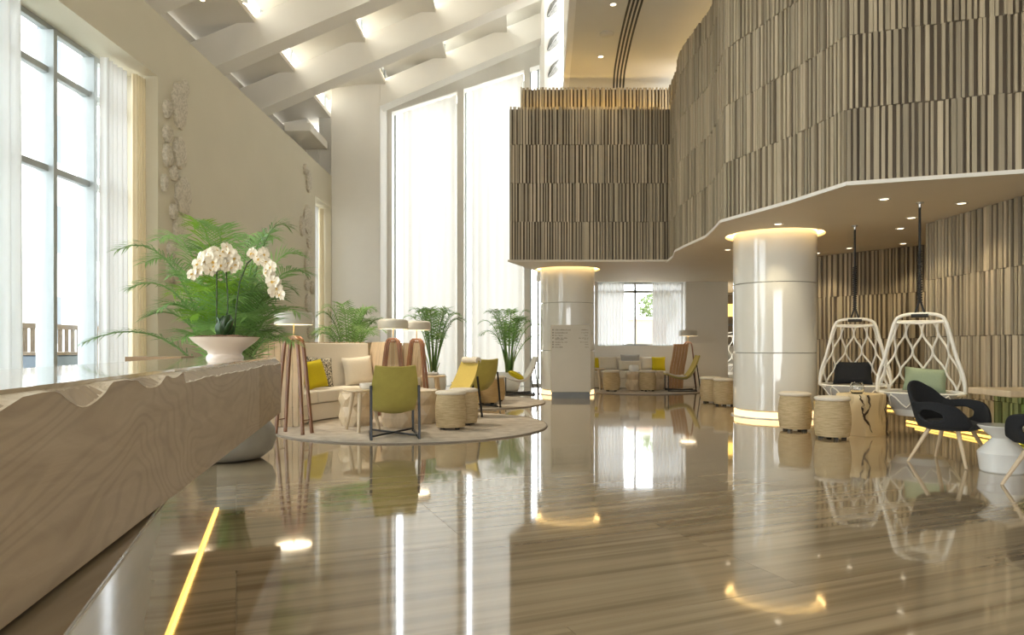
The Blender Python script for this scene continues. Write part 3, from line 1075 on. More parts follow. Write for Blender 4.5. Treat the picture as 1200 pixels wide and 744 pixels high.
def make_arc_sofa(name, label, loc, rs, rbi, ro, a0, a1, nseat=3):
    t = thing(name, label, 'sofa', loc)
    arc_solid([(rs + 0.04, 0.03), (ro - 0.05, 0.03), (ro - 0.05, 0.27), (rs + 0.04, 0.27)], a0, a1, 28).build('base', M['cream'], t, smooth=35, bevel=0.01)
    for k in range(nseat):
        b0 = a0 + (a1 - a0) * k / nseat + 0.004
        b1 = a0 + (a1 - a0) * (k + 1) / nseat - 0.004
        arc_solid([(rs, 0.28), (rbi + 0.02, 0.28), (rbi + 0.02, 0.47), (rs, 0.455)], b0, b1, 10).build('seat_cushion', M['cream'], t, smooth=35, bevel=0.025)
    arc_solid([(rbi, 0.28), (ro - 0.02, 0.28), (ro + 0.03, 1.14), (rbi + 0.1, 1.14), (rbi + 0.02, 0.6)], a0, a1, 28).build('backrest', M['cream'], t, smooth=35, bevel=0.012)
    ns = int((a1 - a0) * ro / 0.085)
    scurve = [(0.0, 0.02), (0.03, 0.25), (0.035, 0.5), (0.02, 0.75), (0.05, 1.0), (0.09, 1.16)]

    def slat_at(px, py, dirx, diry, tx, ty, wd):
        rg = []
        for off, z in scurve:
            cx, cy_ = px + dirx * off, py + diry * off
            h = wd / 2
            rg.append([(cx - tx * h, cy_ - ty * h, z), (cx + tx * h, cy_ + ty * h, z), (cx + tx * h + dirx * 0.022, cy_ + ty * h + diry * 0.022, z), (cx - tx * h + dirx * 0.022, cy_ - ty * h + diry * 0.022, z)])
        MB().rings(rg).build('slat', M['cane'], t)
    for k in range(ns):
        a = a0 + (a1 - a0) * (k + 0.5) / ns
        slat_at(ro * math.cos(a), ro * math.sin(a), math.cos(a), math.sin(a), -math.sin(a), math.cos(a), 0.07)
    ne = int((ro - rs + 0.03) / 0.075)
    for a, sg in ((a1, 1), (a0, -1)):
        for k in range(ne):
            r = rs + (ro - rs + 0.03) * (k + 0.5) / ne
            slat_at(r * math.cos(a) - sg * math.sin(a) * 0.005, r * math.sin(a) + sg * math.cos(a) * 0.005, -sg * math.sin(a), sg * math.cos(a), math.cos(a), math.sin(a), 0.066)
    return t


# ---- faceted timber table
def make_faceted(label, group):
    t = thing('coffee_table', label, 'table', group=group)
    n = 8
    rows = [(0.205, 0.0, 0), (0.245, 0.13, 0.5), (0.215, 0.26, 0), (0.25, 0.36, 0.5), (0.23, 0.44, 0)]
    vs_ = []
    for r, z, o in rows:
        for j in range(n):
            a = 2 * PI * (j + o) / n
            vs_.append((r * math.cos(a), r * math.sin(a), z))
    fs_ = [tuple(range(n))[::-1], tuple(range(4 * n, 5 * n))]
    for i in range(4):
        for j in range(n):
            a, b = i * n + j, i * n + (j + 1) % n
            c, d_ = (i + 1) * n + j, (i + 1) * n + (j + 1) % n
            if i % 2 == 0:
                fs_ += [(a, b, c), (b, d_, c)]
            else:
                fs_ += [(a, b, d_), (a, d_, c)]
    MB().add(vs_, fs_).build('faceted_body', M['ash'], t)
    MB().lathe([(0.0005, 0.44), (0.232, 0.44), (0.232, 0.455), (0.0005, 0.455)], 8).build('top', M['ash'], t)
    return t


# ---- round side table with three slanted legs
def make_side_table(label, group):
    t = thing('side_table', label, 'table', group=group)
    MB().lathe([(0.0005, 0.50), (0.22, 0.50), (0.232, 0.51), (0.232, 0.525), (0.225, 0.532), (0.0005, 0.532)], 36).build('tabletop', M['ash'], t, smooth=40)
    for k in range(3):
        a = 2 * PI * k / 3 + 0.6
        MB().tube([(0.24 * math.cos(a), 0.24 * math.sin(a), 0.0), (0.13 * math.cos(a), 0.13 * math.sin(a), 0.502)], [0.02, 0.03], 8).build('leg', M['ash'], t, smooth=60)
    return t


# ---- rugs
def rug(x, y, r, label):
    t = thing('round_rug', label, 'rug', (x, y, 0))
    MB().lathe([(0.0005, 0.0), (r - 0.02, 0.0), (r - 0.02, 0.014), (0.0005, 0.015)], 96).build('pile', M['rugm'], t, smooth=40)
    MB().lathe([(r - 0.02, 0.0005), (r - 0.002, 0.0005), (r, 0.007), (r - 0.006, 0.016), (r - 0.02, 0.0165)], 96, caps=False).build('binding', M['rugedge'], t, smooth=50)
    return t


# ---- palms
def frond_mesh(base, ctrl, tip, nl, ll, wl_, rnd, lift=0.25):
    base, ctrl, tip = Vector(base), Vector(ctrl), Vector(tip)

    def P(t):
        return base * (1 - t) ** 2 + ctrl * 2 * t * (1 - t) + tip * t * t
    mb = MB()
    pts = [P(i / 10) for i in range(11)]
    mb.tube(pts, [0.012 * (1 - 0.8 * i / 10) + 0.002 for i in range(11)], 5)
    L = sum((pts[i + 1] - pts[i]).length for i in range(10))
    for i in range(nl):
        t = 0.24 + 0.76 * (i + 0.5) / nl
        p = P(t)
        tg = (P(min(1, t + 0.02)) - P(t - 0.02)).normalized()
        sd = tg.cross(Vector((0, 0, 1)))
        if sd.length < 0.05:
            sd = Vector((1, 0, 0))
        sd.normalize()
        up = sd.cross(tg).normalized()
        prof = math.sin(PI * min(1, 0.18 + 0.86 * (t - 0.24) / 0.76)) ** 0.7
        l = ll * (0.35 + 0.65 * prof) * rnd.uniform(0.85, 1.1)
        for s in (-1, 1):
            fw = 0.45 + 0.5 * t + rnd.uniform(-0.1, 0.1)
            d = (sd * s + tg * fw + up * (lift + rnd.uniform(-0.12, 0.12))).normalized()
            dr = Vector((0, 0, -1)) * l * rnd.uniform(0.18, 0.4)
            wv_ = d.cross(up).normalized() * wl_
            a = p
            m_ = p + d * l * 0.5 + dr * 0.25
            e = p + d * l + dr
            mb.add([a - wv_ * 0.3, a + wv_ * 0.3, m_ + wv_, e, m_ - wv_], [(0, 1, 2, 4), (4, 2, 3)])
    return mb


def palm(name, label, loc, fronds, pot_prof, pot_mat, mats, nl, ll, wl_, seedv, canes=6, potname='pot', rise=0.3):
    rnd = random.Random(seedv)
    t = thing(name, label, 'plant', loc)
    MB().lathe(pot_prof, 40).build(potname, pot_mat, t, smooth=50)
    zt = max(p[1] for p in pot_prof)
    rt = pot_prof[-1][0]
    MB().lathe([(0.0005, zt - 0.04), (rt * 0.98, zt - 0.04), (rt * 0.6, zt - 0.01), (0.0005, zt)], 20).build('soil', M['mulch'], t, smooth=60)
    for k in range(canes):
        a = rnd.uniform(0, 2 * PI)
        r0 = rnd.uniform(0.02, 0.1)
        h = rnd.uniform(0.25, 0.55)
        MB().tube([(r0 * math.cos(a), r0 * math.sin(a), zt - 0.05), (1.4 * r0 * math.cos(a), 1.4 * r0 * math.sin(a), zt + h * 0.5), (2.2 * r0 * math.cos(a), 2.2 * r0 * math.sin(a), zt + h)], [0.016, 0.014, 0.01], 6).build('cane', M['stem'], t, smooth=60)
    for k, (tx, ty, tz, mi) in enumerate(fronds):
        a = math.atan2(ty, tx) + rnd.uniform(-0.2, 0.2)
        b0 = Vector((0.05 * math.cos(a), 0.05 * math.sin(a), zt + rnd.uniform(0.0, 0.15)))
        tip = Vector((tx, ty, tz))
        hd = math.hypot(tx, ty)
        ctrl = Vector((tx * 0.42, ty * 0.42, max(tz, zt) + rise * (0.5 + hd)))
        frond_mesh(b0, ctrl, tip, nl, ll, wl_, rnd).build('frond', mats[mi], t, smooth=180)
    return t


# ================================================================== THINGS
# ---- reception desk
desk = thing('reception_desk', 'long limed oak slab reception desk with chipped live edge on a polished stone plinth', 'desk', (-0.99, 1.32, 0))
ux, uy = -0.2079, 0.9782          # along
nx, ny = 0.9782, 0.2079           # towards the guests
ZB, ZC, WD = 0.55, 1.009, 0.66
S0, S1, S2 = -1.6, 3.25, 4.416


def dk(s, o, z):
    return (ux * s + nx * o, uy * s + ny * o, z)


def chip(s):
    """depth of the split bevel below the top edge"""
    n2 = mnoise.noise(Vector((s * 11.0, 7.7, 0)))
    big = mnoise.noise(Vector((s * 3.1, 3.1, 0)))
    if s > 1.36:
        base = 0.05 + 0.010 * big + 0.007 * n2
    else:
        # two broad scallops and a deep split running towards the near end
        base = 0.012
        for c, wd, dp in ((0.42, 0.17, 0.062), (0.95, 0.16, 0.05), (-0.45, 0.55, 0.075), (1.22, 0.10, 0.03)):
            q = (s - c) / wd
            if abs(q) < 1:
                base = max(base, dp * (1 - q * q) ** 0.7)
        base += 0.005 * n2 + 0.004 * big
    return max(0.008, base)


def slab(s0, s1, name, m_face, ends):
    N = int((s1 - s0) / 0.03)
    ss = [s0 + (s1 - s0) * i / N for i in range(N + 1)]
    lo = [dk(s, 0, ZB) for s in ss]
    hi = [dk(s, 0.0, ZC - chip(s)) for s in ss]
    bl = [dk(s, -WD, ZB) for s in ss]
    bt = [dk(s, -WD, ZC - 0.012) for s in ss]
    tf = [dk(s, -0.048, ZC - 0.012) for s in ss]
    mb = MB()
    mb.rings([[a, b, c, d_, e] for a, b, c, d_, e in zip(lo, hi, tf, bt, bl)])
    # the strip between hi and tf is rough split wood: separate part on top of it
    mb.build(name, m_face, desk)
    k = 5
    rows = []
    for s in ss:
        c = chip(s)
        row = []
        for i in range(k + 1):
            t = i / k
            rr = 0.006 * mnoise.noise(Vector((s * 22, t * 5, 2.0))) if 0 < i < k else 0
            row.append(dk(s, 0.0015 - 0.046 * t - 0.010 * math.sin(PI * t) * min(1, c / 0.05) + rr, ZC - c + (c - 0.010) * t))
        rows.append(row)
    cut = [i for i, s in enumerate(ss) if s <= 1.36]
    if cut:
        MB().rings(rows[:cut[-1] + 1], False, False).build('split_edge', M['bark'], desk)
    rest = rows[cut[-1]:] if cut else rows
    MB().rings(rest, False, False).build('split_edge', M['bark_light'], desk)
    MB().rings([[dk(s, -0.042, ZC - 0.012), dk(s, -0.042, ZC), dk(s, -WD, ZC), dk(s, -WD, ZC - 0.012)] for s in ss]).build('worktop', M['oak_top'], desk)


slab(S0, S1 - 0.002, 'front_slab', M['oak'], 0)
slab(S1, S2, 'end_block', M['oak_end'], 1)
# return leg at the far end
MB().prism([(dk(S2 - 0.40, -WD - 0.004, 0)[0], dk(S2 - 0.40, -WD - 0.004, 0)[1]), (dk(S2 - 0.02, -WD - 0.004, 0)[0], dk(S2 - 0.02, -WD - 0.004, 0)[1]),
            (-1.87, 4.10), (-1.87, 3.72)], 0.72, 1.018).build('return_counter', M['brownwood'], desk, bevel=0.004)
# plinth (own direction, 19 degrees)
pv = Vector((-0.3227, 0.9465))
pn = Vector((0.9465, 0.3227))
pe = Vector((-1.98 + 0.99, 4.58 - 1.32))
ps = pe - pv * 4.3
pb = pe - pn * 0.62
pbs = ps - pn * 0.62
q = [tuple(ps), tuple(pe), tuple(pb), tuple(pbs)]
MB().prism(q, 0.0, 0.525).build('plinth', M['plinth'], desk, bevel=0.004)
MB().prism([tuple(Vector(a)) for a in (ps - pn * 0.004, pe - pn * 0.004, pb, pbs)], 0.5255, 0.535).build('plinth_top', M['plinth_top'], desk)
c0 = (ps + pe) / 2 + pn * 0.007
MB().box((c0.x, c0.y, 0.008), (4.3, 0.010, 0.013), math.atan2(pv.y, pv.x)).build('light_strip', M['led'], desk)
# bearers that carry the slab
for s in (0.2, 1.6, 2.9):
    p = dk(s, -0.32, 0)
    MB().box((p[0], p[1], 0.5435), (0.25, 0.12, 0.016)).build('bearer', M['blackmetal'], desk)

# ---- potted orchid on the desk
OX, OY, OZ = -2.06, 4.9, ZC
orch = thing('potted_orchid', 'white orchids in a wide blush pedestal bowl on the end of the reception desk', 'plant', (OX, OY, OZ))
MB().lathe([(0.0005, 0.0), (0.125, 0.0), (0.125, 0.012), (0.112, 0.03), (0.118, 0.05), (0.165, 0.085), (0.215, 0.125), (0.238, 0.152), (0.228, 0.152), (0.20, 0.125), (0.0005, 0.118)], 48, caps=False).build('bowl', M['ceramic'], orch, smooth=40)
mm = MB()
rows = []
for i in range(8):
    r = 0.222 * i / 7 + 0.0005
    rows.append([(r * math.cos(2 * PI * j / 32), r * math.sin(2 * PI * j / 32), 0.148 + 0.02 * mnoise.noise(Vector((r * 40 * math.cos(j), r * 40 * math.sin(j), 0))) - 0.012 * (i / 7) ** 4 + 0.012) for j in range(32)])
mm.rings(rows, True, False).build('bark_mulch', M['mulch'], orch, smooth=30)


def big_leaf(L, W, bend, n=8):
    mb = MB()
    rows = []
    for i in range(n + 1):
        t = i / n
        wd = W * math.sin(PI * (0.12 + 0.86 * t)) ** 0.6
        x = L * t
        z = bend * math.sin(PI * 0.55 * t)
        rows.append([(x, -wd / 2, z + 0.012), (x, 0, z), (x, wd / 2, z + 0.012)])
    return mb.rings(rows, False, False)


for a, tl, L, W in ((0.3, -80, 0.17, 0.12), (-0.5, -68, 0.16, 0.11), (2.2, -75, 0.15, 0.11), (3.4, -64, 0.14, 0.1), (1.5, -70, 0.15, 0.1), (-1.2, -72, 0.12, 0.13), (5.6, -40, 0.16, 0.05)):
    big_leaf(L, W, 0.02).build('leaf', M['orchidleaf'], orch, smooth=180, loc=(0.012 * math.cos(a), 0.02 * math.sin(a), 0.155), rot=(0, R(tl), a), solid=0.004)
# one flower mesh shared by all blossoms
fl = MB()
for k in range(5):
    a = 2 * PI * k / 5 + PI / 2
    w2 = 0.021 if k in (1, 4) else 0.014
    l2 = 0.038 if k in (1, 4) else 0.036
    d = Vector((math.cos(a), 0, math.sin(a)))
    s_ = Vector((-math.sin(a), 0, math.cos(a)))
    fl.add([Vector((0, 0, 0)), d * l2 * 0.35 + s_ * w2 * 0.7 + Vector((0, -0.004, 0)), d * l2 * 0.75 + s_ * w2, d * l2 + Vector((0, 0.004, 0)), d * l2 * 0.75 - s_ * w2, d * l2 * 0.35 - s_ * w2 * 0.7 + Vector((0, -0.004, 0))], [(0, 1, 2, 3), (0, 3, 4, 5)])
fl.add([(0, -0.002, 0.006), (0.008, -0.012, -0.002), (0, -0.016, -0.014), (-0.008, -0.012, -0.002)], [(0, 1, 2, 3)], 1)
FLOWER = None


def o_at(px, py, dy=0.0):
    Y = OY + dy
    return Vector(((px - 600) / 800 * Y - OX, dy, 1.1 - (py - 405) / 800 * Y - OZ))


rf = random.Random(3)
sprays = [
    ([(254, 388), (254, 350), (254, 318), (250, 304), (242, 300), (232, 312), (228, 320)], [(228, 320), (232, 309), (238, 300), (246, 296), (252, 293), (256, 300), (248, 308), (240, 312), (236, 305), (244, 303), (252, 311), (233, 316), (257, 312), (246, 315), (240, 308), (250, 300)], 0.0),
    ([(266, 388), (267, 350), (265, 318), (264, 304), (270, 297), (276, 303)], [(262, 295), (267, 291), (271, 297), (275, 303), (266, 302), (271, 308), (261, 306), (277, 309), (268, 313), (263, 313), (273, 314), (266, 297), (258, 298)], 0.03),
    ([(274, 388), (277, 360), (281, 330), (290, 308), (300, 300), (312, 305), (320, 322), (328, 342)], [(297, 298), (303, 300), (308, 297), (311, 306), (316, 312), (312, 318), (319, 322), (323, 330), (317, 328), (325, 338), (329, 343), (321, 340), (305, 305)], 0.02)]
for pts, fls, dy in sprays:
    P = [o_at(x, y, dy) for x, y in pts]
    P[0].z = 0.13
    st = MB().tube(P, 0.0055, 6).build('flower_stem', M['orchidstem'], orch, smooth=60)
    for x, y in fls:
        for rep in range(2):
            pos = o_at(x + rf.uniform(-2.2, 2.2), y + rf.uniform(-2.2, 2.2), dy - 0.03 + rf.uniform(-0.035, 0.045))
            rot = (rf.uniform(-0.45, 0.25), rf.uniform(-0.3, 0.3), rf.uniform(-0.9, 0.9))
            if FLOWER is None:
                FLOWER = fl.build('flower', [M['petal'], M['petalc']], st, loc=pos, rot=rot)
                FLOWER.scale = (1.25,) * 3
            else:
                f = share('flower', FLOWER, st, pos, rot, (rf.uniform(1.05, 1.35),) * 3)

# ---- palms
PX, PY = -2.73, 6.62


def tip(px, py, Y, mi=0):
    return ((px - 600) / 800 * Y - PX, Y - PY, 1.1 - (py - 405) / 800 * Y, mi)


bould = [(0.0005, 0.0), (0.2, 0.0), (0.30, 0.02), (0.385, 0.09), (0.42, 0.18), (0.41, 0.29), (0.35, 0.38), (0.26, 0.43), (0.2, 0.44), (0.19, 0.42)]
tips1 = [tip(96, 402, 6.3), tip(137, 293, 6.5), tip(150, 338, 6.4), tip(168, 372, 6.2), tip(186, 281, 6.95), tip(226, 263, 6.85, 1), tip(252, 268, 6.9), tip(338, 266, 6.95), tip(355, 300, 6.7),
         tip(362, 322, 6.4), tip(352, 368, 6.3), tip(345, 402, 6.3), tip(316, 335, 6.2), tip(196, 325, 6.15, 0), tip(186, 362, 6.0), tip(212, 398, 6.0, 0), tip(238, 340, 6.0, 1), tip(300, 282, 7.2), tip(320, 278, 7.1),
         tip(284, 318, 7.2, 1), tip(230, 292, 7.1), tip(202, 345, 7.0, 1), tip(332, 392, 6.8), tip(262, 335, 6.2, 1), tip(290, 372, 6.1), tip(310, 395, 6.15), tip(245, 385, 6.0), tip(170, 308, 6.8), tip(345, 340, 6.9), tip(222, 372, 6.05, 1), tip(275, 350, 6.1), tip(330, 350, 6.2)]
palm('potted_palm', 'largest leafy green palm in a round grey planter behind the reception desk', (PX, PY, 0), tips1, bould, M['boulder'], [M['leaf'], M['leaf_y']], 40, 0.36, 0.0075, 11, 9, 'planter', 0.22)


def round_fronds(n, rad, z0, z1, seedv):
    r_ = random.Random(seedv)
    out = []
    for k in range(n):
        a = 2 * PI * k / n * 2.4 + r_.uniform(-0.3, 0.3)
        q = r_.uniform(0.4, 1.0)
        out.append((rad * q * math.cos(a), rad * q * math.sin(a), z0 + (z1 - z0) * (1 - q * q * 0.8) + r_.uniform(-0.1, 0.1), 0))
    return out


potp = [(0.0005, 0.0), (0.22, 0.0), (0.26, 0.03), (0.30, 0.2), (0.30, 0.40), (0.27, 0.45), (0.25, 0.45), (0.24, 0.42)]
palm('potted_palm', 'bushy palm behind the tall back of the curved cream sofa', (-3.0, 12.6, 0), round_fronds(17, 0.85, 1.05, 2.0, 5), potp, M['whitegloss'], [M['leaf']], 22, 0.30, 0.010, 21)
palm('potted_palm', 'loose palm seen past the second wooden floor lamp', (-1.78, 15.45, 0), round_fronds(18, 1.05, 0.95, 2.05, 9), potp, M['whitegloss'], [M['leaf_d']], 20, 0.27, 0.010, 22)
palm('potted_palm', 'airy palm in a white pot behind the white lounge chair', (-0.08, 16.75, 0), round_fronds(22, 1.1, 1.0, 2.1, 14), potp, M['whitegloss'], [M['leaf_d']], 20, 0.27, 0.010, 23, 9)

# ---- rugs
rug(-1.37, 9.44, 1.86, 'nearest round mottled beige rug with a thin dark border under the curved cream sofa group')
rug(-1.05, 13.25, 1.7, 'middle round beige rug with stools and olive chair, left of the sign column')
rug(3.1, 16.8, 1.6, 'farthest round pale rug in front of the window sofa')

# ---- sofas
make_arc_sofa('curved_sofa', 'high-backed curved cream sofa with pale slatted outside on the nearest rug', (-1.4, 9.4, 0), 1.4, 1.95, 2.12, R(118), R(190))
make_arc_sofa('curved_sofa', 'curved cream sofa with slatted wooden end behind the two lamps', (-1.0, 13.2, 0), 1.1, 1.6, 1.75, R(140), R(190))
# straight sofa under the far window
s3 = thing('window_sofa', 'straight cream sofa under the far window with a slatted wooden end', 'sofa', (2.95, 17.75, 0))
MB().bx(-1.05, 1.0, -0.42, 0.42, 0.03, 0.26).build('base', M['cream'], s3, bevel=0.01)
for k in range(3):
    MB().bx(-1.05 + 0.685 * k, -1.05 + 0.685 * k + 0.68, -0.45, 0.22, 0.265, 0.45).build('seat_cushion', M['cream'], s3, bevel=0.03)
MB().bx(-1.05, 1.0, 0.2, 0.42, 0.265, 0.8).build('backrest', M['cream'], s3, bevel=0.03)
for k in range(5):
    x = 1.04 + 0.076 * k
    cur = [(0.0, 0.0), (0.02, 0.3), (0.05, 0.55), (0.1, 0.8), (0.13, 1.0), (0.14, 1.14)]
    MB().rings([[(x + o - 0.033, -0.46, z), (x + o + 0.033, -0.46, z), (x + o + 0.033, -0.43, z), (x + o - 0.033, -0.43, z)] for o, z in cur]).build('slat', M['orange_lit'], s3)
MB().bx(1.14, 1.53, -0.425, -0.395, 1.07, 1.13).build('rail', M['orange_lit'], s3)
MB().bx(1.0, 1.36, -0.425, -0.395, 0.1, 0.17).build('rail', M['orange_lit'], s3)

# ---- sofa cushions
pillow('throw_cushion', 0.44, 0.42, 0.15, M['yellow'], (-2.86, 10.05, 0.475), (R(-16), R(-6), R(62)), 'mustard yellow square cushion on the curved cream sofa')
pillow('throw_cushion', 0.46, 0.46, 0.13, M['pattern'], (-2.92, 10.45, 0.475), (R(-14), R(5), R(52)), 'black and cream patterned cushion behind the yellow one on the curved sofa')
pillow('throw_cushion', 0.45, 0.40, 0.15, M['beige'], (-3.13, 9.62, 0.475), (R(-16), 0, R(78)), 'beige linen cushion at the near end of the curved sofa')
pillow('throw_cushion', 0.5, 0.46, 0.15, M['beige'], (-2.42, 10.92, 0.475), (R(-14), R(-4), R(36)), 'large beige linen cushion at the far end of the curved sofa')
for (x, w_, h_, z, m_, rz, dy, lb) in ((2.13, 0.32, 0.34, 0.455, 'yellow', 8, 0, 'mustard cushion at the left end of the far window sofa'),
                                       (2.5, 0.5, 0.36, 0.455, 'beige', 4, 0.02, 'beige cushion beside the left mustard cushion on the far window sofa'),
                                       (3.1, 0.5, 0.42, 0.455, 'greyseat', 0, 0.04, 'grey cushion standing at the middle of the far window sofa back'),
                                       (3.06, 0.6, 0.26, 0.455, 'beige', 0, -0.13, 'long low beige cushion in front of the grey one on the far window sofa'),
                                       (3.6, 0.5, 0.36, 0.455, 'cream', -4, 0.02, 'cream cushion right of centre on the far window sofa'),
                                       (3.8, 0.34, 0.36, 0.455, 'yellow', -10, -0.1, 'mustard cushion at the right end of the far window sofa')):
    pillow('throw_cushion', w_, h_, 0.13, M[m_], (x, 17.80 + dy, z), (R(-14), 0, R(rz)), lb)

# ---- lounge chairs
ch = make_sling('olive leather sling chair with black frame seen from behind, nearest on the left', M['olive'], M['ochre'], None)
ch.location = (-1.43, 8.25, 0.015)
ch.rotation_euler = (0, 0, R(13))
c2 = make_sling('ochre yellow sling chair with beige seat pad and headrest behind the two woven stools', M['olive'], M['ochre'], M['beige'], headrest=True)
c2.location = (-0.93, 10.35, 0.015)
c2.rotation_euler = (0, 0, R(128))
c3 = make_sling('olive sling chair turned away on the middle rug, beside the ochre chair', M['olive'], M['ochre'], None)
c3.location = (-0.66, 12.15, 0.017)
c3.rotation_euler = (0, 0, R(38))
c4 = make_sling('olive sling chair seen side-on beside the far window sofa', M['olive'], M['ochre'], M['beige'])
c4.location = (4.08, 16.4, 0.015)
c4.rotation_euler = (0, 0, R(86))
c5 = make_sling('white sling chair in front of the airy palm', M['offwhite'], M['offwhite'], None)
c5.location = (0.17, 15.6, 0)
c5.rotation_euler = (0, 0, R(100))
pillow('throw_cushion', 0.42, 0.34, 0.12, M['yellow'], (0.24, 15.62, 0.345), (R(-62), 0, R(100)), 'mustard yellow cushion lying on the white sling chair')

# ---- stools
st = make_stool('woven_stool', 'woven rope stool with pale pad, front one of two on the nearest rug', M['rope'], 'woven rope stools', M['cream'])
st.location = (-0.80, 8.92, 0.015)
for x, y, z, lb in ((-0.67, 9.42, 0.015, 'woven rope stool half hidden behind the front stool on the nearest rug'),
                    (3.68, 8.88, 0, 'woven rope stool standing against the foot of the nearest white column'),
                    (3.81, 8.12, 0, 'woven rope stool in front of the spalted timber log table'),
                    (3.92, 12.6, 0, 'woven rope stool just left of the nearest white column, in front'),
                    (3.86, 13.25, 0, 'woven rope stool behind another, left of the nearest white column'),
                    (2.38, 16.32, 0.015, 'woven rope stool on the farthest rug, left of the two'),
                    (3.24, 16.32, 0.015, 'woven rope stool on the farthest rug, right of the two')):
    dup(st, (x, y, z), random.uniform(0, 1.5), lb)
sb = make_stool('woven_stool', 'honey coloured woven stool in front on the middle rug', M['rope2'], 'honey woven stools', M['beige'])
sb.location = (-0.46, 12.75, 0.015)
dup(sb, (-0.34, 13.35, 0.015), 0.5, 'honey coloured woven stool at the back on the middle rug')

# ---- floor lamps
fl1 = make_floor_lamp('walnut-legged floor lamp with putty shade beside the near end of the curved sofa', 'walnut floor lamps')
fl1.location = (-2.70, 8.45, 0.015)
fl1.rotation_euler = (0, 0, R(70))
for x, y, rz, lb in ((-1.85, 10.62, 82, 'walnut floor lamp behind the olive chair, front one of the two side by side'),
                     (-1.60, 11.45, 78, 'walnut floor lamp half hidden behind another, with its right leg in full view'),
                     (4.50, 17.45, 75, 'walnut floor lamp beside the far window sofa')):
    dup(fl1, (x, y, 0.015 if x < 0 else 0.0), R(rz), lb)
# ---- coffee tables
ft = make_faceted('pale faceted timber block table left of the nearest olive chair', 'faceted timber tables')
ft.location = (-2.13, 9.35, 0.015)
for x, y, rz, lb in ((-1.52, 9.15, 0.3, 'pale faceted timber block table directly beyond the nearest olive chair'),
                     (-1.28, 9.62, 0.1, 'pale faceted timber block table right of and behind the nearest olive chair'),
                     (3.02, 16.72, 0.2, 'pale faceted timber block table between the far woven stools'),
                     (3.56, 17.0, 0.1, 'pale faceted timber block table half hidden behind the right far stool')):
    dup(ft, (x, y, 0.015), rz, lb)
sd = make_side_table('round timber side table with slanted legs, left of the nearest olive chair', 'round timber side tables')
sd.location = (-1.93, 8.75, 0.015)
dup(sd, (-1.47, 12.7, 0.015), 0.4, 'round timber side table on the middle rug behind the lamp leg')
dup(sd, (2.08, 16.85, 0.015), 0.2, 'round timber side table at the left edge of the farthest rug')
MB()
wbx = MB().lathe([(0.0005, 0.0), (0.09, 0.0), (0.1, 0.012), (0.105, 0.07), (0.098, 0.07), (0.092, 0.014), (0.0005, 0.012)], 28, caps=False).build('serving_bowl', M['whitegloss'], smooth=40, loc=(-1.86, 8.8, 0.548))
tag(wbx, 'white bowl on the round timber side table near the olive chair', 'bowl')
wb2 = MB().lathe([(0.0005, 0.0), (0.11, 0.0), (0.13, 0.06), (0.12, 0.14), (0.1, 0.16), (0.09, 0.16), (0.11, 0.13), (0.11, 0.02), (0.0005, 0.015)], 28, caps=False).build('serving_bowl', M['whitegloss'], smooth=40, loc=(2.98, 16.7, 0.471))
tag(wb2, 'white vessel on the faceted table between the far stools', 'bowl')
tb = MB().bx(-0.13, 0.13, -0.09, 0.09, 0, 0.06).build('folded_throw', M['greyseat'], bevel=0.025, loc=(-1.5, 12.68, 0.547))
tag(tb, 'grey folded cloth on the side table behind the lamp leg', 'cloth')

# ---- columns
for k, (x, y, r) in enumerate(COL):
    t = thing('column', ('wide glossy white round column with lit base in front of the swing chairs', 'farther glossy white round column behind the directory sign')[k], 'column', (x, y, 0))
    MB().lathe([(r - 0.05, 0.0), (r - 0.05, SZ + 0.16)], 64).build('core', M['seam'], t, smooth=40)
    for z0, z1 in ((0.12, 0.985), (0.995, 2.05), (2.06, SZ + 0.13)):
        MB().lathe([(r - 0.02, z0), (r - 0.004, z0), (r, z0 + 0.004), (r, z1 - 0.004), (r - 0.004, z1), (r - 0.02, z1)], 96).build('cladding', M['column'], t, smooth=40)
    MB().lathe([(r - 0.035, 0.012), (r - 0.015, 0.012), (r - 0.015, 0.1), (r - 0.035, 0.1)], 64).build('base_light', M['led_base'], t, smooth=40)
    MB().lathe([(r - 0.06, 0.0), (r + 0.03, 0.0), (r + 0.03, 0.015), (r - 0.06, 0.015)], 64).build('base_ring', M['whitegloss'], t, smooth=40)

